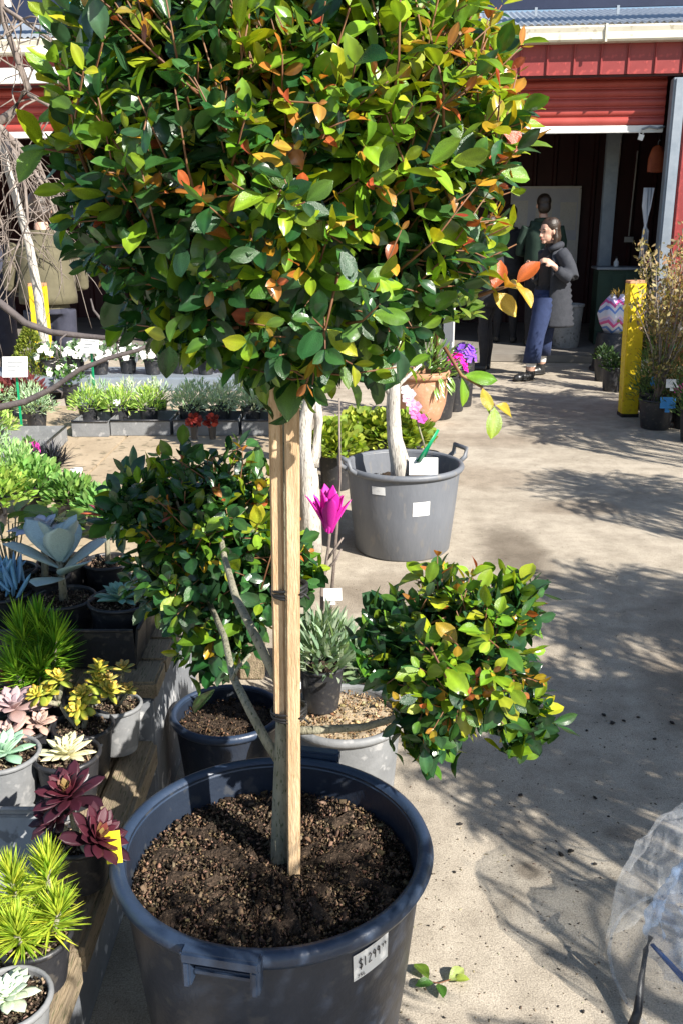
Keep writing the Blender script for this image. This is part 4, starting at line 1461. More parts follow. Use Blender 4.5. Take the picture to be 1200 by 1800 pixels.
t = succ_pot('potted_succulent', 'chalky blue finger leaved succulent at the end of the upper bench', 8, 1040, ZR2, 0.07, H2, M['black_plastic'])
me = fat('chalk', L=1, W=0.14, T=0.13, curl=0.05, belly=1.1, tip=0.4, dish=0)
for i in range(46):
    a = random.uniform(0, 6.283)
    e = R(random.uniform(35, 88))
    d = Vector((math.cos(a) * math.cos(e), math.sin(a) * math.cos(e), math.sin(e)))
    leafobj('leaf', me, frame(d, rdir()) * random.uniform(0.06, 0.1), Vector((random.uniform(-.05, .05), random.uniform(-.05, .05), H2 * 0.9 + random.uniform(0, .05))), jit((0.17, 0.38, 0.58), 0.12), t)
# round leaved greens at the back of the upper tier
me = tpl_mesh('leaf', leaf_tpl(1, 0.72, 0.15, 0.12, 7, 0.55, 1.0), M['leaf'])
for (px, py, lab, n) in ((112, 905, 'round leaved dark green shrub with upright stalks behind silver paddles', 16), (18, 920, 'round leaved green shrub beside the chalky blue succulent', 14)):
    t = succ_pot('potted_shrub', lab, px, py + 80, ZR2 + 0.02, 0.075, H2, M['black_plastic'], 'potted shrub')
    for i in range(n):
        a = i * 2.4
        zz = random.uniform(0.2, 0.29)
        rr = random.uniform(0.0, 0.06)
        b_ = Vector((rr * math.cos(a), rr * math.sin(a), zz))
        d = Vector((math.cos(a), math.sin(a), random.uniform(0.1, 0.8))).normalized()
        g = G()
        g.tube([(0, 0, 0.1), (b_.x * 0.6, b_.y * 0.6, zz * 0.7), tuple(b_)], [0.004, 0.003, 0.002], 5)
        g.build('stalk', M['bark'], t)
        leafobj('leaf', me, frame(d, Vector((0, 0, 1)) + rv(0.3)) * random.uniform(0.06, 0.085), b_, jit(mixc((0.05, 0.12, 0.02), (0.12, 0.2, 0.03), random.random()), 0.1), t)
t = succ_pot('potted_succulent', 'orange and red flushed rosette succulent behind the teal rosette', 190, 985, ZR2 + 0.02, 0.07, H2, M['black_plastic'])
me = fat('flush', L=1, W=0.4, T=0.1, curl=0.15, belly=1.45, tip=0.6)
rosette(t, (0, 0.02, H2 + 0.13), 0.08, 20, me, lambda q: random.choice(((0.5, 0.12, 0.05), (0.06, 0.16, 0.06), (0.5, 0.25, 0.06), (0.2, 0.04, 0.06))), 15, 75, 0.5)
g = G()
g.tube([(0, 0, 0.1), (0, 0.02, 0.26)], 0.008, 6)
g.build('stem', M['bark'], t)
t = succ_pot('potted_succulent', 'rust red leaved succulent half hidden behind pink rosettes', 6, 1208, ZR1, 0.06, H1, M['black_plastic'])
rosette(t, (0, 0, H1 + 0.02), 0.06, 18, me, lambda q: mixc((0.22, 0.05, 0.04), (0.34, 0.09, 0.06), q), 12, 75, 0.5)

# ================================================================== REAR BENCH: BEDDING PLANTS IN TRAYS
def bed_tray(label, a, b, dep, h=0.075):
    """black carry tray seen from its front edge a-b (world points on the bench)"""
    a, b = Vector(a), Vector(b)
    d = (b - a)
    L_ = d.length
    t = thing('carry_tray', label, 'tray', ((a + b) / 2), math.atan2(d.y, d.x))
    t.location.z = Z3 + 0.001
    g = G()
    g.box((0, dep / 2, 0.004), (L_, dep, 0.007))
    g.build('tray_base', M['dusty_plastic'], t, False)
    for (c, s_) in (((0, 0.004, h / 2 + .008), (L_, 0.006, h)), ((0, dep - 0.004, h / 2 + .008), (L_, 0.006, h)), ((-L_ / 2 + 0.004, dep / 2, h / 2 + .008), (0.006, dep - 0.016, h)), ((L_ / 2 - 0.004, dep / 2, h / 2 + .008), (0.006, dep - 0.016, h))):
        g = G()
        g.box(c, s_)
        g.build('tray_wall', M['dusty_plastic'], t, False)
    g = G()
    g.tube([(-L_ / 2, -0.002, h + 0.01), (L_ / 2, -0.002, h + 0.01)], 0.006, 6)
    g.build('tray_lip', M['black_plastic'], t)
    return t
def bedding(label, p, r, h, fr, fh, n, size, cols, tpl='small', group=None, mat=None, flowers=None, name='bedding_plant', cat='bedding plant', tag=None, inner=0.3, up=0.5, potmat=None):
    t = thing(name, label, cat, p, 0, group)
    pot_parts(t, r, h, potmat or M['black_plastic'], True, 0.005, 0.8, 0.85, 16)
    mound(t, (0, 0, h * 0.85), fr, fh, n, size, cols, tpl, mat, inner=inner, up=up)
    if flowers:
        ms, cs = [], []
        for i in range(flowers[0]):
            d = rdir()
            d.z = abs(d.z) + 0.15
            d.normalize()
            pos = Vector((d.x * fr, d.y * fr, h * 0.85 + d.z * fh * 1.05))
            for k in range(5):
                a = k * 1.2566
                x = d.cross(Vector((0.2, 0.5, 0.8))).normalized()
                y = d.cross(x)
                ld = (x * math.cos(a) + y * math.sin(a) + d * 0.25).normalized()
                ms.append((frame(ld, d) * flowers[1], pos))
                cs.append(jit(flowers[2], 0.06))
        joined('flowers', LT['disc'], ms, cs, M['petal'], t)
    if tag:
        plant_tag(t, tag[0], -r * 0.8, h, tag[1], tag[2], tag[3], tag[4] if len(tag) > 4 else 0.0, -0.3)
    return t
SILV = ((0.34, 0.42, 0.30), (0.58, 0.66, 0.48))
LIME = ((0.20, 0.34, 0.06), (0.42, 0.55, 0.14))
GREY = ((0.24, 0.36, 0.22), (0.42, 0.52, 0.34))
DGRN = ((0.05, 0.13, 0.03), (0.12, 0.24, 0.06))
# front row facing the camera
row = [on_z(px, 768, Z3) for px in (135, 190, 194, 262, 266, 340, 344, 420, 424, 500)]
a, b = on_z(128, 766, Z3), on_z(192, 766, Z3)
bed_tray('dusty black tray at the bend of the bedding row', on_z(128, 768, Z3), on_z(192, 768, Z3), 0.3)
bed_tray('dusty black tray under the lime bedding pots', on_z(196, 766, Z3), on_z(300, 766, Z3), 0.3)
bed_tray('dusty black tray under the silver bedding pots with maroon tags', on_z(306, 766, Z3), on_z(420, 766, Z3), 0.3)
bed_tray('dusty black tray end hidden behind the staked tree', on_z(426, 766, Z3), on_z(545, 766, Z3), 0.3)
for i, px in enumerate((150, 205, 258, 330, 385, 440, 500)):
    p = on_z(px, 758, Z3)
    p.z = Z3 + 0.012
    p.y += 0.10
    if px < 280:
        bedding('lime green bedding plant with white tag in the dusty tray row' if px == 205 else 'lime green bedding plant in the dusty tray row', p, 0.055, 0.11, 0.10, 0.13, 420, 0.035, LIME, 'lance', 'lime bedding pots in the tray row', tag=(0.0, 0.05, 0.04, M['card']) if px == 205 else None)
    else:
        bedding('silver leaved bedding plant in the dusty tray row', p, 0.06, 0.11, 0.10, 0.14, 420, 0.038, SILV, 'lance', 'silver bedding pots in the tray row')
    q = Vector((p.x + 0.02, p.y + 0.17, p.z))
    bedding('second row silver bedding plant behind the tray row' if i % 3 else 'second row grey green bedding plant behind the tray row', q, 0.055, 0.11, 0.10, 0.15, 300, 0.035, SILV if i % 3 else GREY, 'lance', 'second row of bedding pots')
for px in (340, 372):
    p = on_z(px, 738, Z3 + 0.13)
    p.y += 0.02
    p.z = Z3 + 0.02
    t = bedding('maroon leaved bedding seedling beside the silver pots', p + Vector((0, 0.0, 0.0)), 0.022, 0.08, 0.03, 0.06, 40, 0.03, ((0.16, 0.02, 0.02), (0.3, 0.04, 0.03)), 'disc', 'maroon seedlings in the tray row')
# side row running toward the camera
bed_tray('dusty black tray running toward the camera beside bare bench top', on_z(45, 845, Z3), on_z(120, 775, Z3), 0.3)
for k, (px, py, lab, cols, fr, fh, tp, n) in enumerate((
        (20, 800, 'bright lime feathery bedding plant in the side tray', LIME, 0.13, 0.13, 'lance', 520),
        (95, 762, 'grey green bedding plant at the tray corner', GREY, 0.11, 0.12, 'lance', 420),
        (20, 868, 'light green feathery bedding plant below the lime one', ((0.22, 0.40, 0.12), (0.4, 0.58, 0.25)), 0.14, 0.13, 'lance', 560),
        (50, 735, 'blue green bedding plant behind the lime feathery one', GREY, 0.12, 0.12, 'lance', 420),
        (-5, 740, 'pale green bedding plant by the maroon coleus', ((0.25, 0.40, 0.22), (0.45, 0.56, 0.38)), 0.12, 0.12, 'lance', 420))):
    p = on_z(px, py, Z3)
    p.z = Z3 + (0.009 if k in (0, 1) else 0.001)
    if k in (0, 1):
        p += Vector((-0.12, 0.10, 0))
    bedding(lab, p, 0.06, 0.11, fr, fh, n, 0.036, cols, tp)
for (px, py, lab, cols, fr, fh, n, tp) in (
        (-30, 830, 'grey green bushy bedding plant at the far end of the side tray', GREY, 0.16, 0.16, 560, 'lance'),
        (62, 905, 'fresh green bushy bedding plant in front of the black grass', ((0.10, 0.24, 0.05), (0.26, 0.42, 0.12)), 0.13, 0.14, 520, 'small'),
        (-10, 925, 'yellow green leafy bedding plant behind the chalky blue succulent', ((0.16, 0.3, 0.04), (0.36, 0.46, 0.1)), 0.15, 0.15, 520, 'small'),
        (130, 925, 'low mid green leafy bedding plant behind the round leaved shrub', ((0.07, 0.17, 0.04), (0.2, 0.34, 0.08)), 0.10, 0.10, 420, 'small'),
        (185, 945, 'trailing green bedding plant beside the flushed rosette', ((0.08, 0.2, 0.05), (0.22, 0.38, 0.1)), 0.10, 0.09, 380, 'small')):
    p = on_z(px, py, Z3)
    bedding(lab, (p.x, max(3.08, p.y), Z3 + 0.001), 0.06, 0.11, fr, fh, n, 0.036, cols, tp)
for px, py in ((10, 690), (50, 685)):
    p = on_z(px, py + 45, Z3)
    p.z = Z3 + 0.001
    bedding('dark maroon leaved plant in front of the cone conifer', p, 0.06, 0.12, 0.12, 0.14, 320, 0.04, ((0.08, 0.015, 0.02), (0.2, 0.05, 0.05)), 'small', 'maroon leaved pots by the conifer')
# black mondo grass with magenta flower head
p = on_z(88, 850, Z3)
p.z = Z3 + 0.001
t = bedding('near black grass like plant on the bench beside bare ply', p, 0.05, 0.08, 0.02, 0.03, 20, 0.02, ((0.02, 0.02, 0.02), (0.03, 0.03, 0.03)), 'small', None, None, None, 'grass_plant', 'grass plant')
ms, cs = [], []
for i in range(380):
    a = random.uniform(0, 6.28)
    e = R(random.uniform(5, 75))
    ms.append((frame(Vector((math.cos(a) * math.cos(e), math.sin(a) * math.cos(e), math.sin(e))), Vector((0, 0, 1))) * random.uniform(0.08, 0.15), Vector((random.gauss(0, .02), random.gauss(0, .02), 0.07))))
    cs.append(jit(mixc((0.012, 0.012, 0.016), (0.05, 0.055, 0.07), random.random()), 0.2))
joined('blades', LT['blade'], ms, cs, M['soft_leaf'], t)
plant_tag(t, 0.12, 0.02, 0.01, 0.06, 0.05, M['card'], 0.3, -0.9)
p = on_z(58, 835, Z3)
p.z = Z3 + 0.001
bedding('small plant with magenta flower head behind the black grass', p, 0.04, 0.09, 0.05, 0.09, 60, 0.03, DGRN, 'small', None, None, (10, 0.022, (0.42, 0.03, 0.25)), 'flowering_plant', 'flowering plant')
# far pots on the bench: white flowers
for i, (px, py, lab) in enumerate(((100, 665, 'white flowering pansy pot beside the cone conifer'), (125, 672, 'white flowering pansy pot between the conifer and white sign'))):
    p = on_z(px, py + 10, Z3 + 0.1)
    p.z = Z3 + 0.001
    bedding(lab, p, 0.055, 0.13, 0.10, 0.13, 160, 0.035, DGRN, 'small', None, None, (16, 0.024, (0.78, 0.77, 0.7)), 'flowering_plant', 'flowering plant')
# cone conifer in pot
p = on_z(62, 700, Z3)
p.z = Z3 + 0.001
t = thing('cone_conifer', 'small olive green cone shaped conifer in black pot on the rear bench', 'conifer', p)
pot_parts(t, 0.08, 0.11, M['black_plastic'], True, 0.006, 0.8, 0.85, 18)
ms, cs = [], []
for i in range(2600):
    q = random.random()
    rr = 0.165 * (1 - q) ** 0.75 * random.uniform(0.75, 1.03)
    a = random.uniform(0, 6.28)
    d = Vector((math.cos(a), math.sin(a), 0.9)) + rv(0.3)
    ms.append((frame(d, rdir()) * random.uniform(0.018, 0.03), Vector((rr * math.cos(a), rr * math.sin(a), 0.10 + q * 0.38))))
    cs.append(jit(mixc((0.09, 0.13, 0.02), (0.30, 0.34, 0.06), random.random()), 0.15))
joined('foliage', LT['small'], ms, cs, M['soft_leaf'], t)
g = G()
g.tube([(0, 0, 0.08), (0, 0, 0.46)], [0.012, 0.004], 6)
g.build('trunk', M['dark_bark'], t)
# white card signs on stakes
def card_sign(label, px, py, y, w_, h_, rz, stk, zb):
    c = on_y(px, py, y)
    t = thing('plant_sign', label, 'sign', (c.x, c.y, zb), rz)
    g = G()
    g.box((0, 0, c.z - zb), (w_, 0.004, h_), mtx=Matrix.Rotation(-0.35, 3, 'X'))
    g.build('card', M['card'], t, False)
    for i in range(3):
        g = G()
        rx_ = Matrix.Rotation(-0.35, 3, 'X')
        g.box(Vector((0, 0, c.z - zb)) + rx_ @ Vector((w_ * (0.02 - 0.08 * i), -0.0035, h_ * (0.22 - 0.2 * i))), (w_ * (0.62 - 0.14 * i), 0.0012, h_ * 0.045), mtx=rx_)
        g.build('printed_line', M['riser'], t, False)
    g = G()
    g.box((0, 0.014, (c.z - zb) / 2), (0.012, 0.006, c.z - zb))
    g.build('stake', stk, t, False)
    return t
card_sign('white card sign on green stake behind the lime bedding pots', 158, 606, 5.5, 0.115, 0.10, -0.25, M['green_plastic'], Z3)
card_sign('blank white card sign in front of the olive conifer', 27, 645, 5.0, 0.13, 0.11, 0.1, M['green_plastic'], Z3)
# second display bench behind with white flowers
rb2 = thing('display_bench', 'low steel plant bench with white cyclamen behind the bedding trays', 'bench', (-1.7, 6.35, 0))
plank(rb2, (0, 0, 0.60), (2.4, 0.5, 0.03), M['steel'], 'top_sheet', 0.004)
plank(rb2, (0, -0.255, 0.57), (2.4, 0.02, 0.08), M['steel'], 'edge_board', 0.004)
for x in (-1.1, 0, 1.1):
    for y in (-0.2, 0.2):
        plank(rb2, (x, y, 0.291), (0.05, 0.05, 0.582), M['steel'], 'leg', 0.004)
for i in range(9):
    x = -1.95 + 0.175 * i
    bedding('white cyclamen in black pot along the steel bench', (x, 6.25 + 0.05 * (i % 2), 0.616), 0.06, 0.10, 0.11, 0.12, 120, 0.04, ((0.06, 0.13, 0.05), (0.2, 0.3, 0.18)), 'small', 'white cyclamen on the steel bench', None, (26, 0.026, (0.78, 0.78, 0.74)), 'flowering_plant', 'flowering plant')

# ================================================================== POTS BEHIND THE TUB
t = thing('potted_plant', 'empty looking dark navy pot with brown soil between bench and tub', 'pot', Vector((*on_z(400, 1248, 0.28).xy, 0)))
pot_parts(t, 0.145, 0.28, M['navy_plastic'], True, 0.013, 0.8, 0.86, 40, None, 0, 900, ((.02, .014, .010), (.24, .15, .09)), hmat=M['rim_plastic'])
gp = on_z(606, 1250, 0.36)
t = thing('mulched_pot', 'scuffed grey pot topped with pale wood chips behind the navy tub', 'pot', (gp.x, gp.y, 0))
pot_parts(t, 0.145, 0.36, M['dusty_plastic'], True, 0.012, 0.8, 0.95, 40, M['bench_ply'], 0, 1400, ((.16, .10, .05), (.52, .38, .22)))
bp_ = on_z(565, 1238, 0.362)
t = thing('potted_plant', 'silver green lavender like plant in black pot standing on wood chips', 'potted plant', (bp_.x, bp_.y, 0.36 * 0.95 + 0.012))
pot_parts(t, 0.058, 0.125, M['black_plastic'], True, 0.005, 0.78, 0.88, 28)
mound(t, (0.005, 0, 0.12), 0.085, 0.12, 420, 0.055, ((0.14, 0.22, 0.13), (0.32, 0.4, 0.28)), 'lance', up=0.8)
plant_tag(t, -0.062, -0.03, 0.045, 0.05, 0.022, M['card'], 0.2, 0)
# magnolia with one magenta bloom
mp = on_y(566, 1040, 3.0)
t = thing('magnolia_plant', 'leafless young magnolia with one magenta flower and pink buds', 'magnolia', (mp.x, mp.y, 0))
pot_parts(t, 0.10, 0.22, M['black_plastic'], True, 0.008, 0.8, 0.88, 28)
def mrel(px, py, y=3.0):
    return on_y(px, py, y) - t.location
g = G()
fb_ = mrel(580, 932)
g.tube([(0, 0, 0.18), mrel(566, 1040), mrel(572, 1000), mrel(577, 965), fb_], [0.008, 0.007, 0.006, 0.005, 0.006], 7)
g.tube([mrel(571, 1005), mrel(590, 985), mrel(600, 965)], [0.005, 0.004, 0.003], 6)
g.tube([mrel(570, 1010), mrel(553, 985), mrel(545, 975)], [0.005, 0.004, 0.003], 6)
g.tube([mrel(574, 985), mrel(592, 960), mrel(603, 945)], [0.005, 0.004, 0.003], 6)
g.tube([(0.02, 0.02, 0.18), mrel(592, 930, 3.05), mrel(597, 840, 3.05), mrel(596, 700, 3.05)], [0.007, 0.006, 0.005, 0.003], 6)
g.build('stem', M['grey_twig'], t)
pet = tpl_mesh('petal', fat_tpl(1, 0.30, 0.07, 0.06, 7, 1.25, 0.5, (1.15, 1.5, 1.2), 0.35), M['petal'])
for i in range(15):
    a = i * 2.4
    e = R(lerp(60, 87, i / 14) + random.uniform(-5, 4))
    out = Vector((math.cos(a), math.sin(a), 0))
    d = out * math.cos(e) + Vector((0, 0, math.sin(e)))
    leafobj('petal', pet, frame(d, -out + Vector((0, 0, .2))) * random.uniform(0.10, 0.155), fb_ + out * random.uniform(0.008, 0.02) + Vector((0, 0, random.uniform(-0.01, 0.012))), jit(mixc((0.60, 0.015, 0.34), (0.78, 0.05, 0.5), random.random()), 0.1), t)
for px, py in ((602, 955), (604, 938), (545, 968), (552, 975)):
    q = mrel(px, py)
    leafobj('bud', pet, frame(Vector((0.1, 0, 1)), Vector((0, -1, 0))) * Matrix.Diagonal((1.2, 1, 2)) * 0.045, q - Vector((0, 0, 0.01)), (0.30, 0.02, 0.10), t)
plant_tag(t, mrel(585, 1030).x, mrel(585, 1030).y - 0.06, mrel(585, 1045).z - 0.03, 0.075, 0.06, M['card'], 0.1, -0.3)
# leafy low shrub behind lavender
lp = on_z(640, 1120, 0.2)
bedding('dark green low shrub in black pot behind the wood chip pot', (0.09, 2.62, 0.0), 0.085, 0.24, 0.12, 0.16, 420, 0.05, ((0.07, 0.12, 0.06), (0.18, 0.25, 0.13)), 'lance', None, None, None, 'potted_shrub', 'potted shrub')

# ================================================================== GREY TUB WITH PALE TRUNK
gc = on_z(709, 813, 0.44)
gc.z = 0
t = thing('tub_tree', 'pale trunked leafy tree in big grey tub with side handles', 'potted tree', gc)
gpot = pot_parts(t, 0.282, 0.44, M['grey_plastic'], True, 0.016, 0.84, 0.74, 60, None, 0, 900, ((.05, .035, .02), (.36, .24, .15)))
def gr(z):
    return wall_r(z, 0.282, 0.44, 0.84)
for a in (R(25), R(205)):
    g = G()
    c, s_ = math.cos(a), math.sin(a)
    w2 = 0.055
    pts = []
    for (rr, tt, zz) in ((0.285, -w2, 0.425), (0.32, -w2, 0.45), (0.325, -w2, 0.49), (0.325, w2, 0.49), (0.32, w2, 0.45), (0.285, w2, 0.425)):
        pts.append((c * rr - s_ * tt, s_ * rr + c * tt, zz))
    g.tube(pts, 0.012, 8)
    g.build('handle', M['grey_plastic'], gpot)
for (px, py, w_, h_) in ((740, 894, 0.085, 0.07), (664, 863, 0.07, 0.04)):
    aa, zz = on_wall(px, py, gc, gr, np.linspace(0.1, 0.42, 50), -2.8, 0)
    sticker(t, gpot, gr, aa, zz, w_, h_, tilt=0.02)
def trel(px, py, y=4.5):
    return on_y(px, py, y) - gc
g = G()
g.tube([Vector((trel(705, 835).x, 0, 0.30)), trel(703, 815), trel(693, 770), trel(690, 720), trel(692, 670), trel(686, 600), trel(680, 480)], [0.055, 0.05, 0.038, 0.034, 0.03, 0.026, 0.012], 12)
g.tube([trel(691, 700), trel(672, 668), trel(645, 630), trel(610, 560)], [0.022, 0.018, 0.015, 0.01], 8)
g.tube([trel(692, 690), trel(705, 672), trel(740, 640)], [0.014, 0.01, 0.006], 8)
g.build('trunk', M['pale_bark'], t)
mound(t, tuple(trel(670, 560)), 0.42, 0.55, 1500, 0.08, ((0.03, 0.09, 0.02), (0.2, 0.3, 0.04)), 'oval', M['leaf'], 'crown', inner=0.2)
cs_ = trel(742, 815)
g = G()
g.box((cs_.x, -0.06, cs_.z), (0.14, 0.004, 0.085), mtx=Matrix.Rotation(-0.25, 3, 'X'))
g.build('plant_tag', M['card'], t, False)
a_, b_ = trel(735, 808), trel(768, 752)
g = G()
g.tube([(a_.x, -0.05, a_.z), ((a_.x + b_.x) / 2, -0.05, (a_.z + b_.z) / 2), (b_.x, -0.05, b_.z)], [0.03, 0.017, 0.012], 8, flat=0.3)
g.build('tag_stake', M['green_plastic'], t)

# old pale trunk and post behind the stakes
p0 = on_z(546, 972, 0)
t = thing('forked_tree', 'rough pale barked tree forking behind the timber stakes', 'tree', p0)
def orel(px, py):
    return on_y(px, py, p0.y) - p0
g = G()
g.tube([(0, 0, 0), orel(545, 900), orel(543, 840), orel(533, 790), orel(538, 740), orel(548, 690), orel(560, 600)], [0.06, 0.052, 0.048, 0.04, 0.033, 0.03, 0.02], 12)
g.tube([orel(543, 850), orel(556, 800), orel(560, 740), orel(556, 700)], [0.03, 0.026, 0.022, 0.02], 10)
for i in range(6):
    g.tube([orel(535 + i * 4, 930 - i * 22), orel(538 + i * 4, 905 - i * 22)], [0.02, 0.012], 6)
g.build('trunk', M['pale_bark'], t)
# yellow green pots behind the grey tub
for i, (px, py) in enumerate(((590, 820), (640, 800), (690, 800), (725, 806))):
    p = on_z(px, py, 0.25)
    p.y += 0.45
    bedding(('yellow green sedum like pot beside the forked pale tree', 'yellow green sedum like pot between forked tree and tub trunk', 'yellow green sedum like pot right behind the pale tub trunk', 'yellow green sedum like pot beside the pink flower spray')[i], (p.x, p.y + 0.1 * (i % 2), 0), 0.11, 0.26, 0.17, 0.20, 520, 0.05, ((0.12, 0.20, 0.03), (0.36, 0.42, 0.06)), 'disc', 'yellow green pots behind the grey tub', None, None, 'potted_plant', 'potted plant')
# pink and white orchid like spray
p = on_z(735, 790, 0.0)
t = thing('flowering_plant', 'pink and white flower spray arching beside the terracotta pot', 'flowering plant', (p.x - 0.02, 5.75, 0))
pot_parts(t, 0.07, 0.2, M['black_plastic'], True, 0.006, 0.8, 0.88, 20)
a_ = on_y(712, 690, 5.75) - t.location
b_ = on_y(735, 740, 5.75) - t.location
g = G()
g.tube([(0, 0, 0.17), (a_.x * 0.5, 0, a_.z * 0.7), tuple(a_), tuple((a_ + b_) / 2 + Vector((0.03, 0, 0.03))), tuple(b_)], 0.006, 6)
g.build('stem', M['bark'], t)
dm = tpl_mesh('petal', LT['disc'], M['petal'])
for k in range(8):
    q = a_.lerp(b_, k / 7) + Vector((0.02 * math.sin(k * 2), -0.02, 0.02))
    col = mixc((0.8, 0.74, 0.76), (0.62, 0.10, 0.42), k / 7)
    for j in range(5):
        an = j * 1.2566
        ld = Vector((math.cos(an), -0.3, math.sin(an))).normalized()
        leafobj('petal', dm, frame(ld, Vector((0, -1, 0.2))) * 0.035, q, jit(col, 0.08), t)
# terracotta pot
tp_ = on_z(741, 745, 0)
t = thing('terracotta_pot', 'large round terracotta pot with leafy plant beside the concrete aisle', 'potted plant', (tp_.x, tp_.y + 0.12, 0))
g = G()
g.lathe([(0.002, 0.004), (0.13, 0.0), (0.16, 0.03), (0.2, 0.15), (0.215, 0.28), (0.205, 0.36), (0.2, 0.375), (0.18, 0.36), (0.19, 0.28), (0.17, 0.1), (0.002, 0.08)], 40)
tpot = g.build('pot', M['terracotta'], t)
g = G()
g.lathe([(0.2, 0.365), (0.225, 0.368), (0.232, 0.39), (0.228, 0.42), (0.21, 0.425), (0.195, 0.41), (0.19, 0.36)], 40)
g.build('rim', M['terracotta'], tpot)
g = G()
g.lathe([(0.001, 0.375), (0.1, 0.378), (0.192, 0.37)], 28)
g.build('soil', M['soil'], t)
mound(t, (0, 0, 0.38), 0.30, 0.34, 420, 0.085, ((0.05, 0.12, 0.03), (0.2, 0.32, 0.05)), 'lance', M['leaf'], inner=0.2)
g = G()
ms, cs = [], []
for k in range(26):
    a = random.uniform(-1.2, 0.6)
    ms.append((frame(Vector((math.cos(a), math.sin(a), -1.2)), Vector((0, -0.6, 0.6))) * 0.10, Vector((0.22 * math.cos(a), 0.22 * math.sin(a), 0.40 - random.random() * 0.1))))
    cs.append(jit((0.16, 0.28, 0.05)))
joined('trailing_leaves', LT['lance'], ms, cs, M['leaf'], t)
for (px, py, col, lab) in ((800, 628, (0.75, 0.03, 0.42), 'hot pink flowering pot behind the terracotta pot'), (822, 612, (0.26, 0.09, 0.58), 'purple flowering pot behind the terracotta pot')):
    q = on_y(px, py, 8.2)
    h = 0.45
    bedding(lab, (q.x, 8.2 + (0.24 if px > 810 else 0), 0), 0.10, q.z - 0.08, 0.10, 0.16, 90, 0.05, DGRN, 'small', None, None, (30, 0.045, col), 'flowering_plant', 'flowering plant')

# ================================================================== PEOPLE
def remesh(g, vox, smooth=3):
    me = g.mesh('tmp', None)
    o = bpy.data.objects.new('tmp', me)
    COL.objects.link(o)
    r = o.modifiers.new('r', 'REMESH')
    r.mode = 'VOXEL'
    r.voxel_size = vox
    if smooth:
        sm = o.modifiers.new('s', 'SMOOTH')
        sm.factor = 0.5
        sm.iterations = smooth
    dg = bpy.context.evaluated_depsgraph_get()
    m2 = bpy.data.meshes.new_from_object(o.evaluated_get(dg))
    bpy.data.objects.remove(o)
    bpy.data.meshes.remove(me)
    m2.polygons.foreach_set('use_smooth', np.ones(len(m2.polygons), dtype=bool))
    return m2
def hand(g, wrist, d, palm_n, curl=0.5, L_=0.17):
    """palm, four unequal bent fingers and a side thumb"""
    d = Vector(d).normalized()
    n = Vector(palm_n).normalized()
    x = d.cross(n).normalized()
    w_ = Vector(wrist)
    pl = L_ * 0.48
    for k in range(4):
        o = x * (k - 1.5) * 0.019
        g.tube([w_ + o * 0.6, w_ + o + d * pl], [0.016, 0.014], 8)
        fl = L_ * (0.52, 0.57, 0.52, 0.42)[k]
        p1 = w_ + o + d * pl
        p2 = p1 + (d * math.cos(curl * .7) + n * math.sin(curl * .7)) * fl * 0.5
        p3 = p2 + (d * math.cos(curl * 1.7) + n * math.sin(curl * 1.7)) * fl * 0.5
        g.tube([p1 - d * 0.02, p1, p2, p3], [0.010, 0.010, 0.009, 0.0075], 8)
    t0 = w_ + d * 0.025 + x * 0.026
    g.tube([t0 - x * 0.012, t0 + x * 0.02 + d * 0.025 + n * 0.01, t0 + x * 0.022 + d * 0.055 + n * 0.022], [0.013, 0.011, 0.009], 8)
def head(g, c, fwd, s=1.0):
    f = Vector(fwd).normalized()
    Q = f.to_track_quat('Y', 'Z').to_matrix()
    def at(x, y, z):
        return Vector(c) + Q @ (Vector((x, y, z)) * s)
    g.ell(at(0, -0.008, 0.02), (0.076 * s, 0.097 * s, 0.098 * s), mtx=Q)
    g.ell(at(0, 0.028, -0.045), (0.056 * s, 0.062 * s, 0.068 * s), mtx=Q)
    g.tube([at(0, 0.088, 0.012), at(0, 0.104, -0.02), at(0, 0.115, -0.032), at(0, 0.095, -0.04)], [0.010 * s, 0.012 * s, 0.015 * s, 0.010 * s], 8)
    g.ell(at(0, 0.083, -0.066), (0.026 * s, 0.016 * s, 0.012 * s), mtx=Q)
    g.ell(at(0, 0.072, -0.1), (0.026 * s, 0.02 * s, 0.018 * s), mtx=Q)
    for sx in (-1, 1):
        g.ell(at(sx * 0.076, -0.008, -0.008), (0.012 * s, 0.02 * s, 0.032 * s), mtx=Q)
        g.ell(at(sx * 0.034, 0.078, 0.022), (0.018 * s, 0.016 * s, 0.008 * s), mtx=Q)
    return Q, at
def face_bits(root, Q, at, s=1.0):
    for sx in (-1, 1):
        g = G()
        g.ell(at(sx * 0.032, 0.083, 0.004), (0.012 * s, 0.008 * s, 0.006 * s), mtx=Q)
        g.build('eye', M['boots'], root)
        g = G()
        g.tube([at(sx * 0.016, 0.092, 0.026), at(sx * 0.034, 0.09, 0.03), at(sx * 0.052, 0.078, 0.024)], 0.004 * s, 5)
        g.build('eyebrow', M['hair'], root)
    g = G()
    g.ell(at(0, 0.097, -0.067), (0.022 * s, 0.007 * s, 0.007 * s), mtx=Q)
    lip = g.build('lips', M['pink'], root)
    lip.data.materials[0] = M['lip']
M['lip'] = pm('lips', (0.36, 0.12, 0.1), None, 10, 0.4)
def paint(me, mats, fn):
    for m in mats:
        me.materials.append(m)
    idx = [fn(p.center) for p in me.polygons]
    me.polygons.foreach_set('material_index', idx)

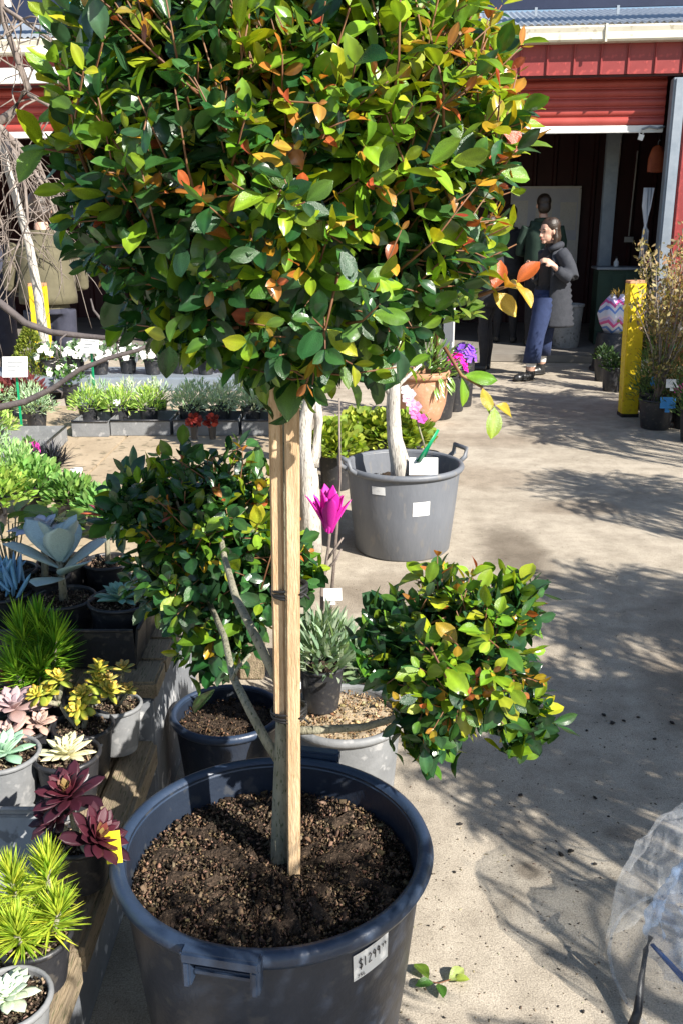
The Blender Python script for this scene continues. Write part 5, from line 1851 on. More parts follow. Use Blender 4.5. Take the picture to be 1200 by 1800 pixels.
# ---- the woman walking out of the shed
wp = on_z(946, 668, 0)
wo = thing('person', 'person in grey puffer coat, jeans and black boots walking out of shed, hand raised', 'person', (wp.x, wp.y, 0))
g = G()
hip = Vector((0.06, 0.10, 0.86))
fw = Vector((-0.86, -0.5, 0))
g.ell((0.06, 0.10, 0.88), (0.15, 0.13, 0.13))
g.tube([(0.06, 0.10, 0.86), (0.07, 0.10, 1.02), (0.08, 0.09, 1.18), (0.08, 0.09, 1.30), (0.07, 0.08, 1.36)], [0.135, 0.12, 0.14, 0.12, 0.06], 14)
g.tube([(0.07, 0.08, 1.33), (0.05, 0.06, 1.43)], [0.05, 0.046], 10)
# legs: near one planted forward, far one trailing
g.tube([(0.02, 0.03, 0.86), (-0.03, -0.03, 0.66), (-0.07, -0.06, 0.46), (-0.09, -0.04, 0.28), (-0.10, -0.02, 0.10)], [0.095, 0.085, 0.068, 0.06, 0.05], 12)
g.tube([(0.10, 0.17, 0.86), (0.10, 0.20, 0.66), (0.085, 0.24, 0.47), (0.085, 0.31, 0.30), (0.09, 0.37, 0.13)], [0.095, 0.085, 0.068, 0.06, 0.05], 12)
# arms
g.tube([(0.14, -0.07, 1.30), (0.21, -0.13, 1.17), (0.235, -0.16, 1.06), (0.13, -0.20, 1.10), (0.03, -0.21, 1.19)], [0.05, 0.045, 0.04, 0.034, 0.026], 10)
hand(g, (0.035, -0.21, 1.19), (-0.85, -0.1, 0.5), (-0.3, 0.6, -0.6), 0.7)
g.tube([(0.03, 0.24, 1.30), (0.06, 0.29, 1.16), (0.05, 0.28, 1.04), (-0.06, 0.16, 1.02), (-0.13, 0.06, 1.10)], [0.05, 0.045, 0.04, 0.034, 0.026], 10)
hand(g, (-0.13, 0.06, 1.10), (-0.5, -0.6, 0.5), (0.3, -0.2, 0.9), 0.6)
Q, at = head(g, (0.02, 0.04, 1.515), (-0.88, -0.42, -0.12))
body = remesh(g, 0.0085, 3)
paint(body, [M['skin'], M['black_cloth'], M['jeans'], M['white_paint']],
      lambda c: (2 if c.z > 0.215 else (3 if c.z > 0.15 else 0)) if c.z < 0.93 and not (c.y < -0.12 and c.z > 0.9) else (1 if c.z < 1.395 and not ((c.x < 0.07 and c.y < -0.15) or (c.x < -0.10 and c.y < 0.12)) else 0))
body_o = link('body', body, wo)
face_bits(body_o, Q, at)
# loose jeans legs
def loft(name, rings, mat, parent, seg=18, arc=None, thick=0.012, rip=0.0, open_at=0.0):
    """rings: (centre, rx, ry) ; arc<2pi leaves an opening centred on open_at"""
    V, F = [], []
    full = arc is None
    n = seg if full else seg + 1
    layers = (0,) if full else (0, -thick)
    for ly in layers:
        for i, (c, rx, ry) in enumerate(rings):
            k_ = 1 + rip * math.sin(i * math.pi * 0.99)
            for k in range(n):
                a = 2 * math.pi * k / seg if full else open_at + (2 * math.pi - arc) / 2 + arc * k / seg
                V.append((c[0] + (rx * k_ + ly) * math.cos(a), c[1] + (ry * k_ + ly) * math.sin(a), c[2]))
    m = len(rings)
    for li in range(len(layers)):
        b = li * m * n
        for i in range(m - 1):
            for k in range(n if full else n - 1):
                q = (k + 1) % n
                f = [b + i * n + k, b + i * n + q, b + (i + 1) * n + q, b + (i + 1) * n + k]
                F.append(f if li == 0 else f[::-1])
    if not full:
        o2 = m * n
        for i in range(m - 1):
            F.append([i * n, (i + 1) * n, o2 + (i + 1) * n, o2 + i * n])
            F.append([i * n + n - 1, o2 + i * n + n - 1, o2 + (i + 1) * n + n - 1, (i + 1) * n + n - 1])
        for k in range(n - 1):
            F.append([k, o2 + k, o2 + k + 1, k + 1])
            e = (m - 1) * n
            F.append([e + k, e + k + 1, o2 + e + k + 1, o2 + e + k])
    return link(name, np_mesh(name, V, F, mat, None, True), parent)
loft('jeans_leg', [((0.02, 0.03, 0.86), 0.115, 0.11), ((-0.02, -0.02, 0.68), 0.10, 0.10), ((-0.065, -0.055, 0.48), 0.088, 0.088), ((-0.085, -0.045, 0.32), 0.09, 0.09), ((-0.095, -0.03, 0.19), 0.092, 0.092), ((-0.095, -0.03, 0.195), 0.07, 0.07)], M['jeans'], body_o)
loft('jeans_leg', [((0.10, 0.17, 0.86), 0.11, 0.11), ((0.10, 0.2, 0.68), 0.10, 0.10), ((0.09, 0.24, 0.48), 0.088, 0.088), ((0.088, 0.3, 0.34), 0.09, 0.09), ((0.09, 0.34, 0.22), 0.092, 0.092), ((0.09, 0.34, 0.225), 0.07, 0.07)], M['jeans'], body_o)
# boots
for (ax, ay, az, tx, ty) in ((-0.10, -0.02, 0, -0.15, -0.08), (0.09, 0.37, 0.0, -0.13, -0.06)):
    g = G()
    g.tube([(ax, ay, 0.155), (ax, ay, 0.10), (ax + 0.005, ay, 0.045)], [0.052, 0.05, 0.05], 12)
    g.tube([(ax + 0.03, ay + 0.012, 0.045), (ax, ay, 0.048), (ax + tx * 0.5, ay + ty * 0.5, 0.045), (ax + tx, ay + ty, 0.036), (ax + tx * 1.25, ay + ty * 1.25, 0.026)], [0.036, 0.046, 0.046, 0.042, 0.022], 12)
    bm_ = remesh(g, 0.008, 2)
    bm_.materials.append(M['boots'])
    bt = link('boot', bm_, wo)
    g = G()
    g.tube([(ax + 0.04, ay + 0.016, 0.013), (ax + tx * 0.5, ay + ty * 0.5, 0.013), (ax + tx * 1.2, ay + ty * 1.2, 0.013)], [0.04, 0.05, 0.04], 12, flat=0.28)
    g.build('sole', M['black_tie'], bt)
# quilted coat, open at the front
rings = []
for i in range(15):
    t_ = i / 14
    z = lerp(0.55, 1.36, t_)
    rx = lerp(0.235, 0.165, min(1, t_ * 1.3)) * (1 if t_ < 0.86 else lerp(1, 0.5, (t_ - 0.86) / 0.14))
    ry = lerp(0.20, 0.20, t_) * (1 if t_ < 0.86 else lerp(1, 0.45, (t_ - 0.86) / 0.14))
    rings.append(((lerp(0.125, 0.09, t_), lerp(0.14, 0.09, t_), z), rx, ry))
big = []
for i in range(len(rings) - 1):
    (c0, a0, b0), (c1, a1, b1) = rings[i], rings[i + 1]
    for k, pf in ((0, 0.955), (0.5, 1.03)):
        big.append((tuple(lerp(x, y, k) for x, y in zip(c0, c1)), lerp(a0, a1, k) * pf, lerp(b0, b1, k) * pf))
big.append(rings[-1])
loft('coat', big, M['coat'], wo, 30, R(262), 0.02, 0, R(200))
g = G()
g.tube([(0.13, -0.05, 1.31), (0.17, -0.09, 1.25), (0.215, -0.13, 1.16), (0.245, -0.165, 1.06), (0.20, -0.185, 1.06), (0.13, -0.20, 1.10), (0.075, -0.205, 1.145)], [0.075, 0.078, 0.072, 0.068, 0.064, 0.058, 0.048], 14)
g.tube([(0.03, 0.22, 1.31), (0.05, 0.28, 1.18), (0.055, 0.285, 1.05), (-0.02, 0.2, 1.02), (-0.09, 0.11, 1.06)], [0.075, 0.075, 0.068, 0.058, 0.048], 14)
sl = remesh(g, 0.012, 3)
sl.materials.append(M['coat'])
link('sleeves', sl, wo)
g = G()
g.tube([(0.02, -0.04, 1.33), (0.10, -0.03, 1.37), (0.16, 0.08, 1.38), (0.11, 0.19, 1.37), (0.02, 0.20, 1.33)], [0.03, 0.036, 0.038, 0.036, 0.03], 10)
g.build('hood_collar', M['coat'], wo)
# hair: long, dark, swept behind the shoulder
g = G()
for sx in (-1, 1):
    g.ell(at(sx * 0.03, -0.03, 0.05), (0.062, 0.088, 0.085), mtx=Q)
g.ell(at(0, -0.015, 0.075), (0.07, 0.085, 0.058), mtx=Q)
g.tube([at(0.01, -0.075, 0.03), at(0.015, -0.10, -0.07), at(0.04, -0.09, -0.17), at(0.05, -0.06, -0.26)], [0.06, 0.055, 0.045, 0.02], 10)
g.tube([at(-0.06, -0.03, 0.02), at(-0.075, -0.03, -0.07), at(-0.07, 0.0, -0.17)], [0.035, 0.03, 0.012], 10)
g.tube([at(0.06, -0.03, 0.02), at(0.075, -0.035, -0.08), at(0.08, -0.01, -0.2)], [0.035, 0.03, 0.012], 10)
hm = remesh(g, 0.010, 2)
hm.materials.append(M['hair'])
link('hair', hm, wo)

def stander(label, loc, hgt, fwd_ang, top, legs, hairc, shoes, bend=0.0, coat_len=0.0, arms='down', hair_len=0.0):
    """a person standing, facing fwd_ang; built at 1.75 m and scaled"""
    o = thing('person', label, 'person', loc, fwd_ang)
    s = hgt / 1.75
    def S(x, y, z, up=0.0):
        yy = y + bend * max(0, z - 0.95)
        return Vector((x, yy, z - 0.25 * bend * bend * max(0, z - 0.95))) * s
    def rr(l):
        return [v * s for v in l]
    g = G()
    g.tube([S(0, 0, 0.90), S(0, -0.01, 1.02), S(0, 0, 1.15), S(0, 0, 1.30), S(0, 0, 1.41), S(0, 0, 1.47)], rr([0.15, 0.14, 0.15, 0.165, 0.13, 0.06]), 14)
    g.tube([S(-0.15, 0, 1.40), S(0.15, 0, 1.40)], rr([0.07, 0.07]), 10)
    g.tube([S(0, 0, 1.44), S(0, 0.01, 1.55)], rr([0.055, 0.052]), 10)
    for sx in (-1, 1):
        g.tube([S(sx * 0.085, 0, 0.93), S(sx * 0.095, 0.005, 0.70), S(sx * 0.10, 0.01, 0.50), S(sx * 0.105, -0.015, 0.28), S(sx * 0.11, -0.01, 0.08)], rr([0.105, 0.088, 0.066, 0.06, 0.045]), 12)
        g.tube([S(sx * 0.11, -0.05, 0.045), S(sx * 0.112, 0.03, 0.05), S(sx * 0.118, 0.16, 0.035)], rr([0.042, 0.05, 0.036]), 10)
        if arms == 'down':
            ap = [S(sx * 0.19, 0, 1.40), S(sx * 0.235, -0.01, 1.22), S(sx * 0.245, 0.0, 1.10), S(sx * 0.24, 0.05, 0.95), S(sx * 0.235, 0.08, 0.84)]
        else:
            ap = [S(sx * 0.19, 0, 1.40), S(sx * 0.25, 0.03, 1.22), S(sx * 0.26, 0.07, 1.10), S(sx * 0.16, 0.20, 1.08), S(sx * 0.07, 0.28, 1.12)]
        g.tube(ap, rr([0.062, 0.055, 0.048, 0.042, 0.032]), 10)
        dd = (ap[-1] - ap[-2])
        hand(g, ap[-1], dd, Vector((-sx, 0.3, 0)), 0.5, 0.18 * s)
    hc = S(0, 0.03, 1.64)
    Q_, at_ = head(g, hc, (0, 1, 0), s)
    me = remesh(g, 0.011, 3)
    wz = S(0, 0, 0.95).z
    nz = S(0, 0, 1.50).z
    az_ = ap[-1].z
    def pf(c):
        if c.z < 0.075 * s:
            return 3
        if abs(c.x) > 0.19 * s and c.z < 0.85 * s and arms == 'down' and c.z > 0.6 * s:
            return 0
        if arms != 'down' and c.y > 0.26 * s + bend * 0.15 and c.z < 1.2 * s:
            return 0
        if c.z < wz and abs(c.x) < 0.205 * s:
            return 2
        return 1 if c.z < nz else 0
    paint(me, [M['skin'], top, legs, shoes], pf)
    b_o = link('body', me, o)
    face_bits(b_o, Q_, at_, s)
    g = G()
    g.ell(at_(0, -0.022, 0.045), (0.088 * s, 0.098 * s, 0.092 * s), mtx=Q_)
    g.ell(at_(0, -0.06, -0.02), (0.08 * s, 0.062 * s, 0.08 * s), mtx=Q_)
    if hair_len:
        g.tube([at_(0, -0.08, 0), at_(0, -0.1, -0.1), at_(0, -0.09, -0.1 - hair_len)], rr([0.07, 0.07, 0.03]), 10)
    hm = remesh(g, 0.011, 2)
    hm.materials.append(hairc)
    link('hair', hm, b_o)
    # jacket over the trunk
    rg = []
    for i in range(10):
        t_ = i / 9
        z = lerp(0.88 - coat_len, 1.45, t_)
        w_ = lerp(0.205, 0.195, t_) if t_ < 0.85 else lerp(0.19, 0.09, (t_ - 0.85) / 0.15)
        d_ = lerp(0.185, 0.17, t_) if t_ < 0.85 else lerp(0.16, 0.08, (t_ - 0.85) / 0.15)
        c = S(0, 0, z)
        k = 1 + 0.02 * math.sin(i * 2.3)
        rg.append((tuple(c), w_ * s * k, d_ * s * k))
    rg = [(rg[0][0], rg[0][1] * 0.9, rg[0][2] * 0.9)] + rg
    loft('jacket', rg, top, o, 22)
    g = G()
    c = S(0, 0, 1.47)
    g.tube([c + Vector((0.085 * math.cos(q * 0.6283), 0.075 * math.sin(q * 0.6283), 0)) * s for q in range(11)], 0.025 * s, 8)
    g.build('collar', top, o)
    return o
mp_ = local_at(952, 430, 1.05)
stander('person with dark hair in dark green jacket facing the noticeboard, back turned', (mp_.x, mp_.y, 0.09), 1.84, 0.1 - YAW, M['dark_green_cloth'], M['black_cloth'], M['hair'], M['boots'], 0.05, 0.05, 'front')
mp_ = local_at(910, 430, 1.3)
stander('person in black behind the dark green jacket at the noticeboard', (mp_.x - 0.1, mp_.y + 0.1, 0.09), 1.72, -0.3, M['black_cloth'], M['black_cloth'], M['hair'], M['boots'], 0.0, 0.0, 'down', 0.1)
q = on_z(868, 652, 0)
stander('person in black clothes half hidden behind the leafy crown near the terracotta pot', (q.x - 0.12, q.y, 0), 1.66, 1.2, M['black_cloth'], M['black_cloth'], M['hair'], M['boots'], 0.0, 0.12, 'front', 0.12)
q = on_y(84, 500, 7.2)
stander('person in khaki jacket and dark trousers bending over plants, back turned', (q.x, 7.2, 0), 1.80, 0.35, M['khaki'], M['dark_trousers'], M['hair'], M['boots'], 0.2, -0.10, 'front')
q = on_y(-22, 500, 7.6)
stander('person in dark navy clothes standing beside the khaki jacket', (q.x, 7.6, 0), 1.70, 0.0, M['dark_trousers'], M['dark_trousers'], M['hair'], M['boots'], 0.1, 0.3, 'front', 0.15)

# ================================================================== RIGHT SIDE: YELLOW POSTS AND TWIGGY POTS
def post(label, pb, top_px, wpx, lean=True):
    b = on_z(*pb, 0)
    tt = on_y(*top_px, b.y)
    w_ = wpx / FPX * (b.y * math.cos(PITCH) + CAMH * math.sin(PITCH))
    t = thing('yellow_post', label, 'post', b)
    d = tt - b
    g = G()
    g.box((0, 0, 0), (w_, w_, d.length - 0.012))
    rot = frame(d, Vector((0, 1, 0)))
    rot = d.to_track_quat('Z', 'Y').to_matrix()
    o = g.build('shaft', M['yellow'], t, False, bevel=0.008)
    m4 = rot.to_4x4()
    m4.translation = d * 0.5
    o.matrix_basis = m4
    g = G()
    g.box((0, 0, 0), (w_ * 0.96, w_ * 0.96, 0.02))
    o = g.build('cut_top', M['cut_timber'], t, False)
    m4 = rot.to_4x4()
    m4.translation = d
    o.matrix_basis = m4
    g = G()
    g.box((0, 0, 0.015), (w_ * 1.05, w_ * 1.05, 0.03))
    g.build('dark_foot', M['crumb'], t, False)  # thin dark block around the base of the post
    return t
post('chipped yellow timber post leaning at the aisle edge by twiggy pots', (1102, 731), (1117, 495), 28)
q = on_y(66, 500, 6.72)
yb = post('short yellow timber post in front of the khaki jacket', (0, 0), (62, 500), 22) if False else None
t = thing('yellow_post', 'yellow timber post standing in front of the khaki jacketed person', 'post', (q.x, 6.72, 0))
g = G()
g.box((0, 0, q.z / 2), (0.11, 0.09, q.z - 0.012))
g.build('shaft', M['yellow'], t, False, bevel=0.006)
g = G()
g.box((0, 0, q.z), (0.105, 0.085, 0.02))
g.build('cut_top', M['cut_timber'], t, False)

def twig_shrub(label, x, y, hgt, spread, n, cols, tags, potr=0.13, poth=0.24, dens=260, group=None, zb=0.0, stemmat=None):
    t = thing('twiggy_shrub', label, 'shrub', (x, y, zb), 0, group)
    pot_parts(t, potr, poth, M['black_plastic'], True, 0.008, 0.8, 0.88, 22)
    g = G()
    ms, cs = [], []
    for i in range(n):
        a = random.uniform(0, 6.28)
        e = Vector((math.cos(a) * spread * random.uniform(.2, 1), math.sin(a) * spread * random.uniform(.2, 1), hgt * random.uniform(0.65, 1)))
        m_ = Vector((e.x * 0.35, e.y * 0.35, poth + (e.z - poth) * 0.5)) + rv(0.02)
        b = Vector((random.uniform(-.04, .04), random.uniform(-.04, .04), poth * 0.85))
        g.tube([b, m_, e], [0.007, 0.005, 0.0025], 5)
        for k in range(int(1.7 * dens / n)):
            u = random.uniform(0.3, 1)
            p = m_.lerp(e, u) if u > 0.5 else b.lerp(m_, u * 2)
            p = p + rv(0.035)
            ms.append((frame(rdir() + Vector((0, 0, .5)), rdir()) * random.uniform(0.03, 0.055), p))
            cs.append(jit(mixc(cols[0], cols[1], random.random()), 0.2))
    g.build('stems', stemmat or M['grey_twig'], t)
    joined('foliage', LT['small'], ms, cs, M['soft_leaf'], t)
    mound(t, (0, 0, poth * 0.9), spread * 0.8, hgt * 0.42, int(dens * 0.9), 0.05, ((0.04, 0.09, 0.03), (0.14, 0.18, 0.06)), 'lance', name='lower_foliage', inner=0.1)
    for (tx, tz, tw, th, mat) in tags:
        plant_tag(t, tx, -potr - 0.02, tz, th, tw, mat, random.uniform(-.4, .4), random.uniform(-.3, .3))
    return t
DRY = ((0.13, 0.12, 0.05), (0.36, 0.27, 0.13))
q = on_z(1150, 757, 0)
twig_shrub('dry straw coloured twiggy shrub with white and blue tags by leaning post', q.x + 0.03, q.y + 0.10, 1.25, 0.30, 26, DRY, [(0.05, 0.30, 0.10, 0.12, M['card']), (0.03, 0.12, 0.12, 0.16, M['blue_tag'])], 0.14, 0.24, 560)
twig_shrub('russet leaved twiggy shrub behind the straw coloured shrub', q.x + 0.38, q.y + 0.35, 1.42, 0.34, 26, ((0.2, 0.08, 0.05), (0.36, 0.25, 0.12)), [(-0.08, 0.75, 0.12, 0.1, M['pink']), (-0.18, 0.72, 0.1, 0.1, M['card'])], 0.15, 0.26, 620)
twig_shrub('small green twiggy shrub with white tag beside the leaning post', q.x + 0.12, q.y + 1.0, 0.95, 0.2, 16, ((0.12, 0.16, 0.06), (0.3, 0.28, 0.1)), [(0.02, 0.35, 0.08, 0.1, M['card'])], 0.12, 0.24, 280)
twig_shrub('tall bare stemmed shrub with pale blue tag against the red wall', q.x + 0.25, q.y + 0.9, 1.5, 0.3, 24, DRY, [(0.0, 0.65, 0.12, 0.2, M['paper']), (0.12, 0.5, 0.1, 0.1, M['green_plastic'])], 0.14, 0.26, 480)
twig_shrub('straw coloured shrub pressed against the jamb of the roller door', q.x + 0.75, q.y + 1.4, 1.55, 0.36, 26, DRY, [], 0.15, 0.26, 520)
for (x, y, lab, cols, fr, fh, tg) in (
        (2.66, 6.95, 'bushy dark green pot with white tag in front of the straw shrub', ((0.03, 0.07, 0.02), (0.10, 0.16, 0.05)), 0.20, 0.42, (-0.05, 0.12, 0.09, M['card'])),
        (2.78, 7.45, 'bronze green bushy pot with pink tag beside the straw shrub', ((0.10, 0.07, 0.03), (0.24, 0.18, 0.07)), 0.22, 0.62, (-0.12, 0.14, 0.09, M['pink'])),
        (2.62, 7.78, 'mid green upright pot with blue tag between the twiggy shrubs', ((0.05, 0.11, 0.03), (0.17, 0.24, 0.07)), 0.18, 0.55, (-0.04, 0.14, 0.10, M['blue_tag'])),
        (2.92, 8.15, 'tall reddish leaved pot against the twiggy row', ((0.16, 0.06, 0.03), (0.30, 0.18, 0.07)), 0.24, 0.85, None)):
    bedding(lab, (x, y, 0), 0.12, 0.24, fr, fh, 520, 0.055, cols, 'lance', None, None, None, 'potted_shrub', 'potted shrub', tg, 0.2, 0.8)
# stacked dark pots beside the door with the chevron wrapped plant
q = on_z(1062, 655, 0)
t = thing('pot_stand', 'dark upturned pot stand under the chevron wrapped plant', 'stand', (q.x + 0.12, q.y + 0.2, 0))
g = G()
g.lathe([(0.002, 0.42), (0.17, 0.42), (0.18, 0.41), (0.22, 0.03), (0.235, 0.025), (0.235, 0.0), (0.215, 0.0), (0.16, 0.39), (0.002, 0.40)], 32)
sharp(g.build('stand_body', M['black_plastic'], t))
g = G()
g.lathe([(0.235, 0.002), (0.243, 0.004), (0.243, 0.03), (0.235, 0.034)], 32)
g.build('rim', M['black_plastic'], t)
wpz = 0.422
t = thing('wrapped_plant', 'potted plant wrapped in pink and blue chevron paper', 'potted plant', (q.x + 0.13, q.y + 0.2, wpz))
g = G()
pr = []
V, F = [], []
for i, (z, r_) in enumerate(((0, 0.11), (0.1, 0.16), (0.2, 0.185), (0.3, 0.15), (0.36, 0.10), (0.4, 0.06))):
    for k in range(24):
        a = 2 * math.pi * k / 24
        V.append((r_ * (1 + (0.06 + 0.03 * i) * math.sin(5 * a)) * math.cos(a), r_ * (1 + (0.06 + 0.03 * i) * math.sin(5 * a)) * math.sin(a), z + 0.03 * math.sin(5 * a + 1) * (i / 5)))
for i in range(5):
    for k in range(24):
        F.append([i * 24 + k, i * 24 + (k + 1) % 24, (i + 1) * 24 + (k + 1) % 24, (i + 1) * 24 + k])
F.append(list(range(24))[::-1])
g.add(V, F)
g.build('wrapping', M['chevron'], t)
mound(t, (0, 0, 0.36), 0.07, 0.1, 60, 0.05, ((0.3, 0.2, 0.06), (0.45, 0.34, 0.1)), 'lance')
for k, (px, py) in enumerate(((1075, 690), (1060, 672))):
    q2 = on_z(px, py, 0)
    bedding('dark foliage pot in shade beside the leaning yellow post', (q2.x + 0.02, q2.y + 0.1, 0), 0.11, 0.24, 0.12, 0.16, 200, 0.045, ((0.02, 0.05, 0.02), (0.06, 0.1, 0.03)), 'small', 'shaded pots by the leaning post', None, None, 'potted_plant', 'potted plant')

# ================================================================== BARE TREES AT THE LEFT
def bare_path(g, pts, r0, r1, y, twigs=0, org=None, tl=0.25, droop=-0.3):
    P3 = [on_y(px, py, y + dy) - org for px, py, dy in pts]
    n = len(P3)
    g.tube(P3, [lerp(r0, r1, i / (n - 1)) for i in range(n)], 8)
    for k in range(twigs):
        i = random.randrange(n - 1)
        p = P3[i].lerp(P3[i + 1], random.random())
        d = Vector((random.uniform(-1, 1), random.uniform(-1, 1), random.uniform(-1.0, 0.5))).normalized()
        pts2 = [p]
        for q in range(5):
            d = (d + rv(0.25) + Vector((0, 0, droop))).normalized()
            pts2.append(pts2[-1] + d * tl * random.uniform(0.12, 0.3))
        g.tube(pts2, [0.0045, 0.0038, 0.003, 0.0026, 0.002, 0.0014], 5)
        for q in range(2):
            j = random.randrange(1, 5)
            d2 = (d + rv(0.7)).normalized()
            g.tube([pts2[j], pts2[j] + d2 * tl * 0.25, pts2[j] + d2 * tl * 0.4 + Vector((0, 0, -0.05 * tl))], [0.0028, 0.002, 0.001], 4)
WTY = 6.45
wb = on_y(86, 640, WTY)
wt = thing('weeping_tree', 'leafless weeping tree with pale trunk and tangled drooping twigs', 'bare tree', (wb.x, WTY, 0))
pot_parts(wt, 0.17, 0.32, M['black_plastic'], True, 0.01, 0.8, 0.88, 24)
org = Vector(wt.location)
g = G()
P3 = [Vector((0, 0, 0.27))] + [on_y(px, py, WTY) - org for px, py in ((78, 600), (68, 520), (52, 430), (30, 352), (12, 290), (2, 235))]
g.tube(P3, [0.036, 0.034, 0.032, 0.028, 0.025, 0.024, 0.022], 10)
g.build('trunk', M['pale_bark'], wt)
g = G()
bare_path(g, [(2, 235, 0), (20, 262, -.1), (60, 300, -.2), (85, 340, -.3), (100, 385, -.3), (118, 430, -.3)], 0.02, 0.004, WTY, 16, org, 0.5)
bare_path(g, [(2, 235, 0), (-25, 240, -.1), (-30, 300, -.2), (-10, 360, -.3), (10, 410, -.3), (25, 470, -.3)], 0.02, 0.004, WTY, 16, org, 0.5)
bare_path(g, [(2, 245, 0), (30, 250, .2), (70, 290, .3), (95, 350, .4), (110, 400, .4)], 0.018, 0.004, WTY, 14, org, 0.5)
bare_path(g, [(5, 240, 0), (30, 280, -.3), (45, 330, -.5), (50, 390, -.6), (30, 440, -.6)], 0.016, 0.004, WTY, 14, org, 0.5)
g.build('branches', M['grey_twig'], wt)
# upper limbs crossing the roller door: another bare tree nearer
LTY = 4.2
nt = thing('bare_tree', 'leafless tree with pale grey limbs reaching up past the shed gutter', 'bare tree', (-2.35, LTY + 0.3, Z3 + 0.001))
pot_parts(nt, 0.15, 0.28, M['black_plastic'], True, 0.01, 0.8, 0.88, 24)
org = Vector(nt.location)
g = G()
P3 = [Vector((0, 0, 0.24)), Vector((0.1, -0.1, 0.7)), Vector((0.3, -0.25, 1.2))] + [on_y(px, py, LTY) - org for px, py in ((-60, 250), (-10, 215), (48, 275), (72, 320))]
g.tube(P3[:4], [0.04, 0.036, 0.032, 0.028], 10)
g.build('trunk', M['grey_twig'], nt)
g = G()
bare_path(g, [(-60, 250, 0), (0, 222, 0), (45, 272, 0), (72, 300, 0)], 0.022, 0.006, LTY, 8, org, 0.3)
bare_path(g, [(-60, 250, 0), (20, 200, 0), (50, 155, 0), (28, 95, 0), (8, 40, 0), (0, -20, 0)], 0.02, 0.010, LTY, 10, org, 0.3, 0.1)
bare_path(g, [(50, 165, 0), (85, 185, 0), (100, 200, 0)], 0.010, 0.005, LTY, 4, org, 0.25)
bare_path(g, [(8, 30, 0), (0, 10, 0), (40, 35, 0), (90, 70, 0), (140, 112, 0), (165, 130, 0)], 0.011, 0.005, LTY, 8, org, 0.25)
g.build('branches', M['grey_twig'], nt)
# dark low branches reaching in over the bedding
DTY = 3.3
dtree = thing('bare_shrub', 'dark leafless shrub with two long low branches over the bedding plants', 'bare shrub', (-1.72, DTY + 0.2, Z3 + 0.001))
pot_parts(dtree, 0.12, 0.24, M['black_plastic'], True, 0.01, 0.8, 0.88, 24)
org = Vector(dtree.location)
g = G()
g.tube([Vector((0, 0, 0.2)), Vector((0.03, -0.05, 0.38)), on_y(-90, 640, DTY) - org], [0.022, 0.02, 0.017], 8)
g.build('trunk', M['dark_bark'], dtree)
g = G()
bare_path(g, [(-90, 640, 0), (-30, 520, 0), (0, 532, 0), (45, 568, 0), (90, 584, 0), (150, 591, 0), (210, 596, 0), (262, 590, 0), (300, 566, 0)], 0.016, 0.006, DTY, 2, org, 0.15)
bare_path(g, [(-90, 640, 0), (-40, 712, 0), (0, 716, 0), (45, 706, 0), (95, 682, 0), (140, 650, 0), (190, 630, 0), (245, 615, 0), (275, 600, 0)], 0.015, 0.006, DTY, 2, org, 0.15)
bare_path(g, [(95, 682, 0), (110, 690, 0), (108, 700, 0)], 0.005, 0.003, DTY, 0, org)
bare_path(g, [(210, 596, 0), (185, 570, 0), (165, 545, 0), (160, 525, 0)], 0.006, 0.003, DTY, 1, org, 0.1)
g.build('branches', M['dark_bark'], dtree)

# red bare twigs arching by the downpipe
q = on_y(800, 130, 7.9)
t = thing('arching_shrub', 'tall shrub with thin red arching twigs in front of the downpipe', 'shrub', (q.x - 0.1, 7.9, 0))
pot_parts(t, 0.2, 0.36, M['black_plastic'], True, 0.01, 0.8, 0.88, 24)
org = Vector(t.location)
g = G()
g.tube([(0, 0, 0.3), (0.02, 0, 1.4), tuple(on_y(800, 190, 7.9) - org)], [0.03, 0.025, 0.014], 8)
for (px, py, ex, ey) in ((815, 70, 880, 150), (830, 45, 872, 90), (850, 60, 912, 175), (820, 90, 886, 165), (840, 100, 905, 130), (825, 110, 862, 95)):
    g.tube([on_y(800, 190, 7.9) - org, on_y(px - 12, py + 40, 7.9) - org, on_y(px, py, 7.9) - org, on_y((px + ex) / 2 + 12, (py + ey) / 2 - 16, 7.9) - org, on_y(ex, ey, 7.9) - org], [0.012, 0.009, 0.007, 0.006, 0.004], 5)
g.build('stems', M['red_twig'], t)

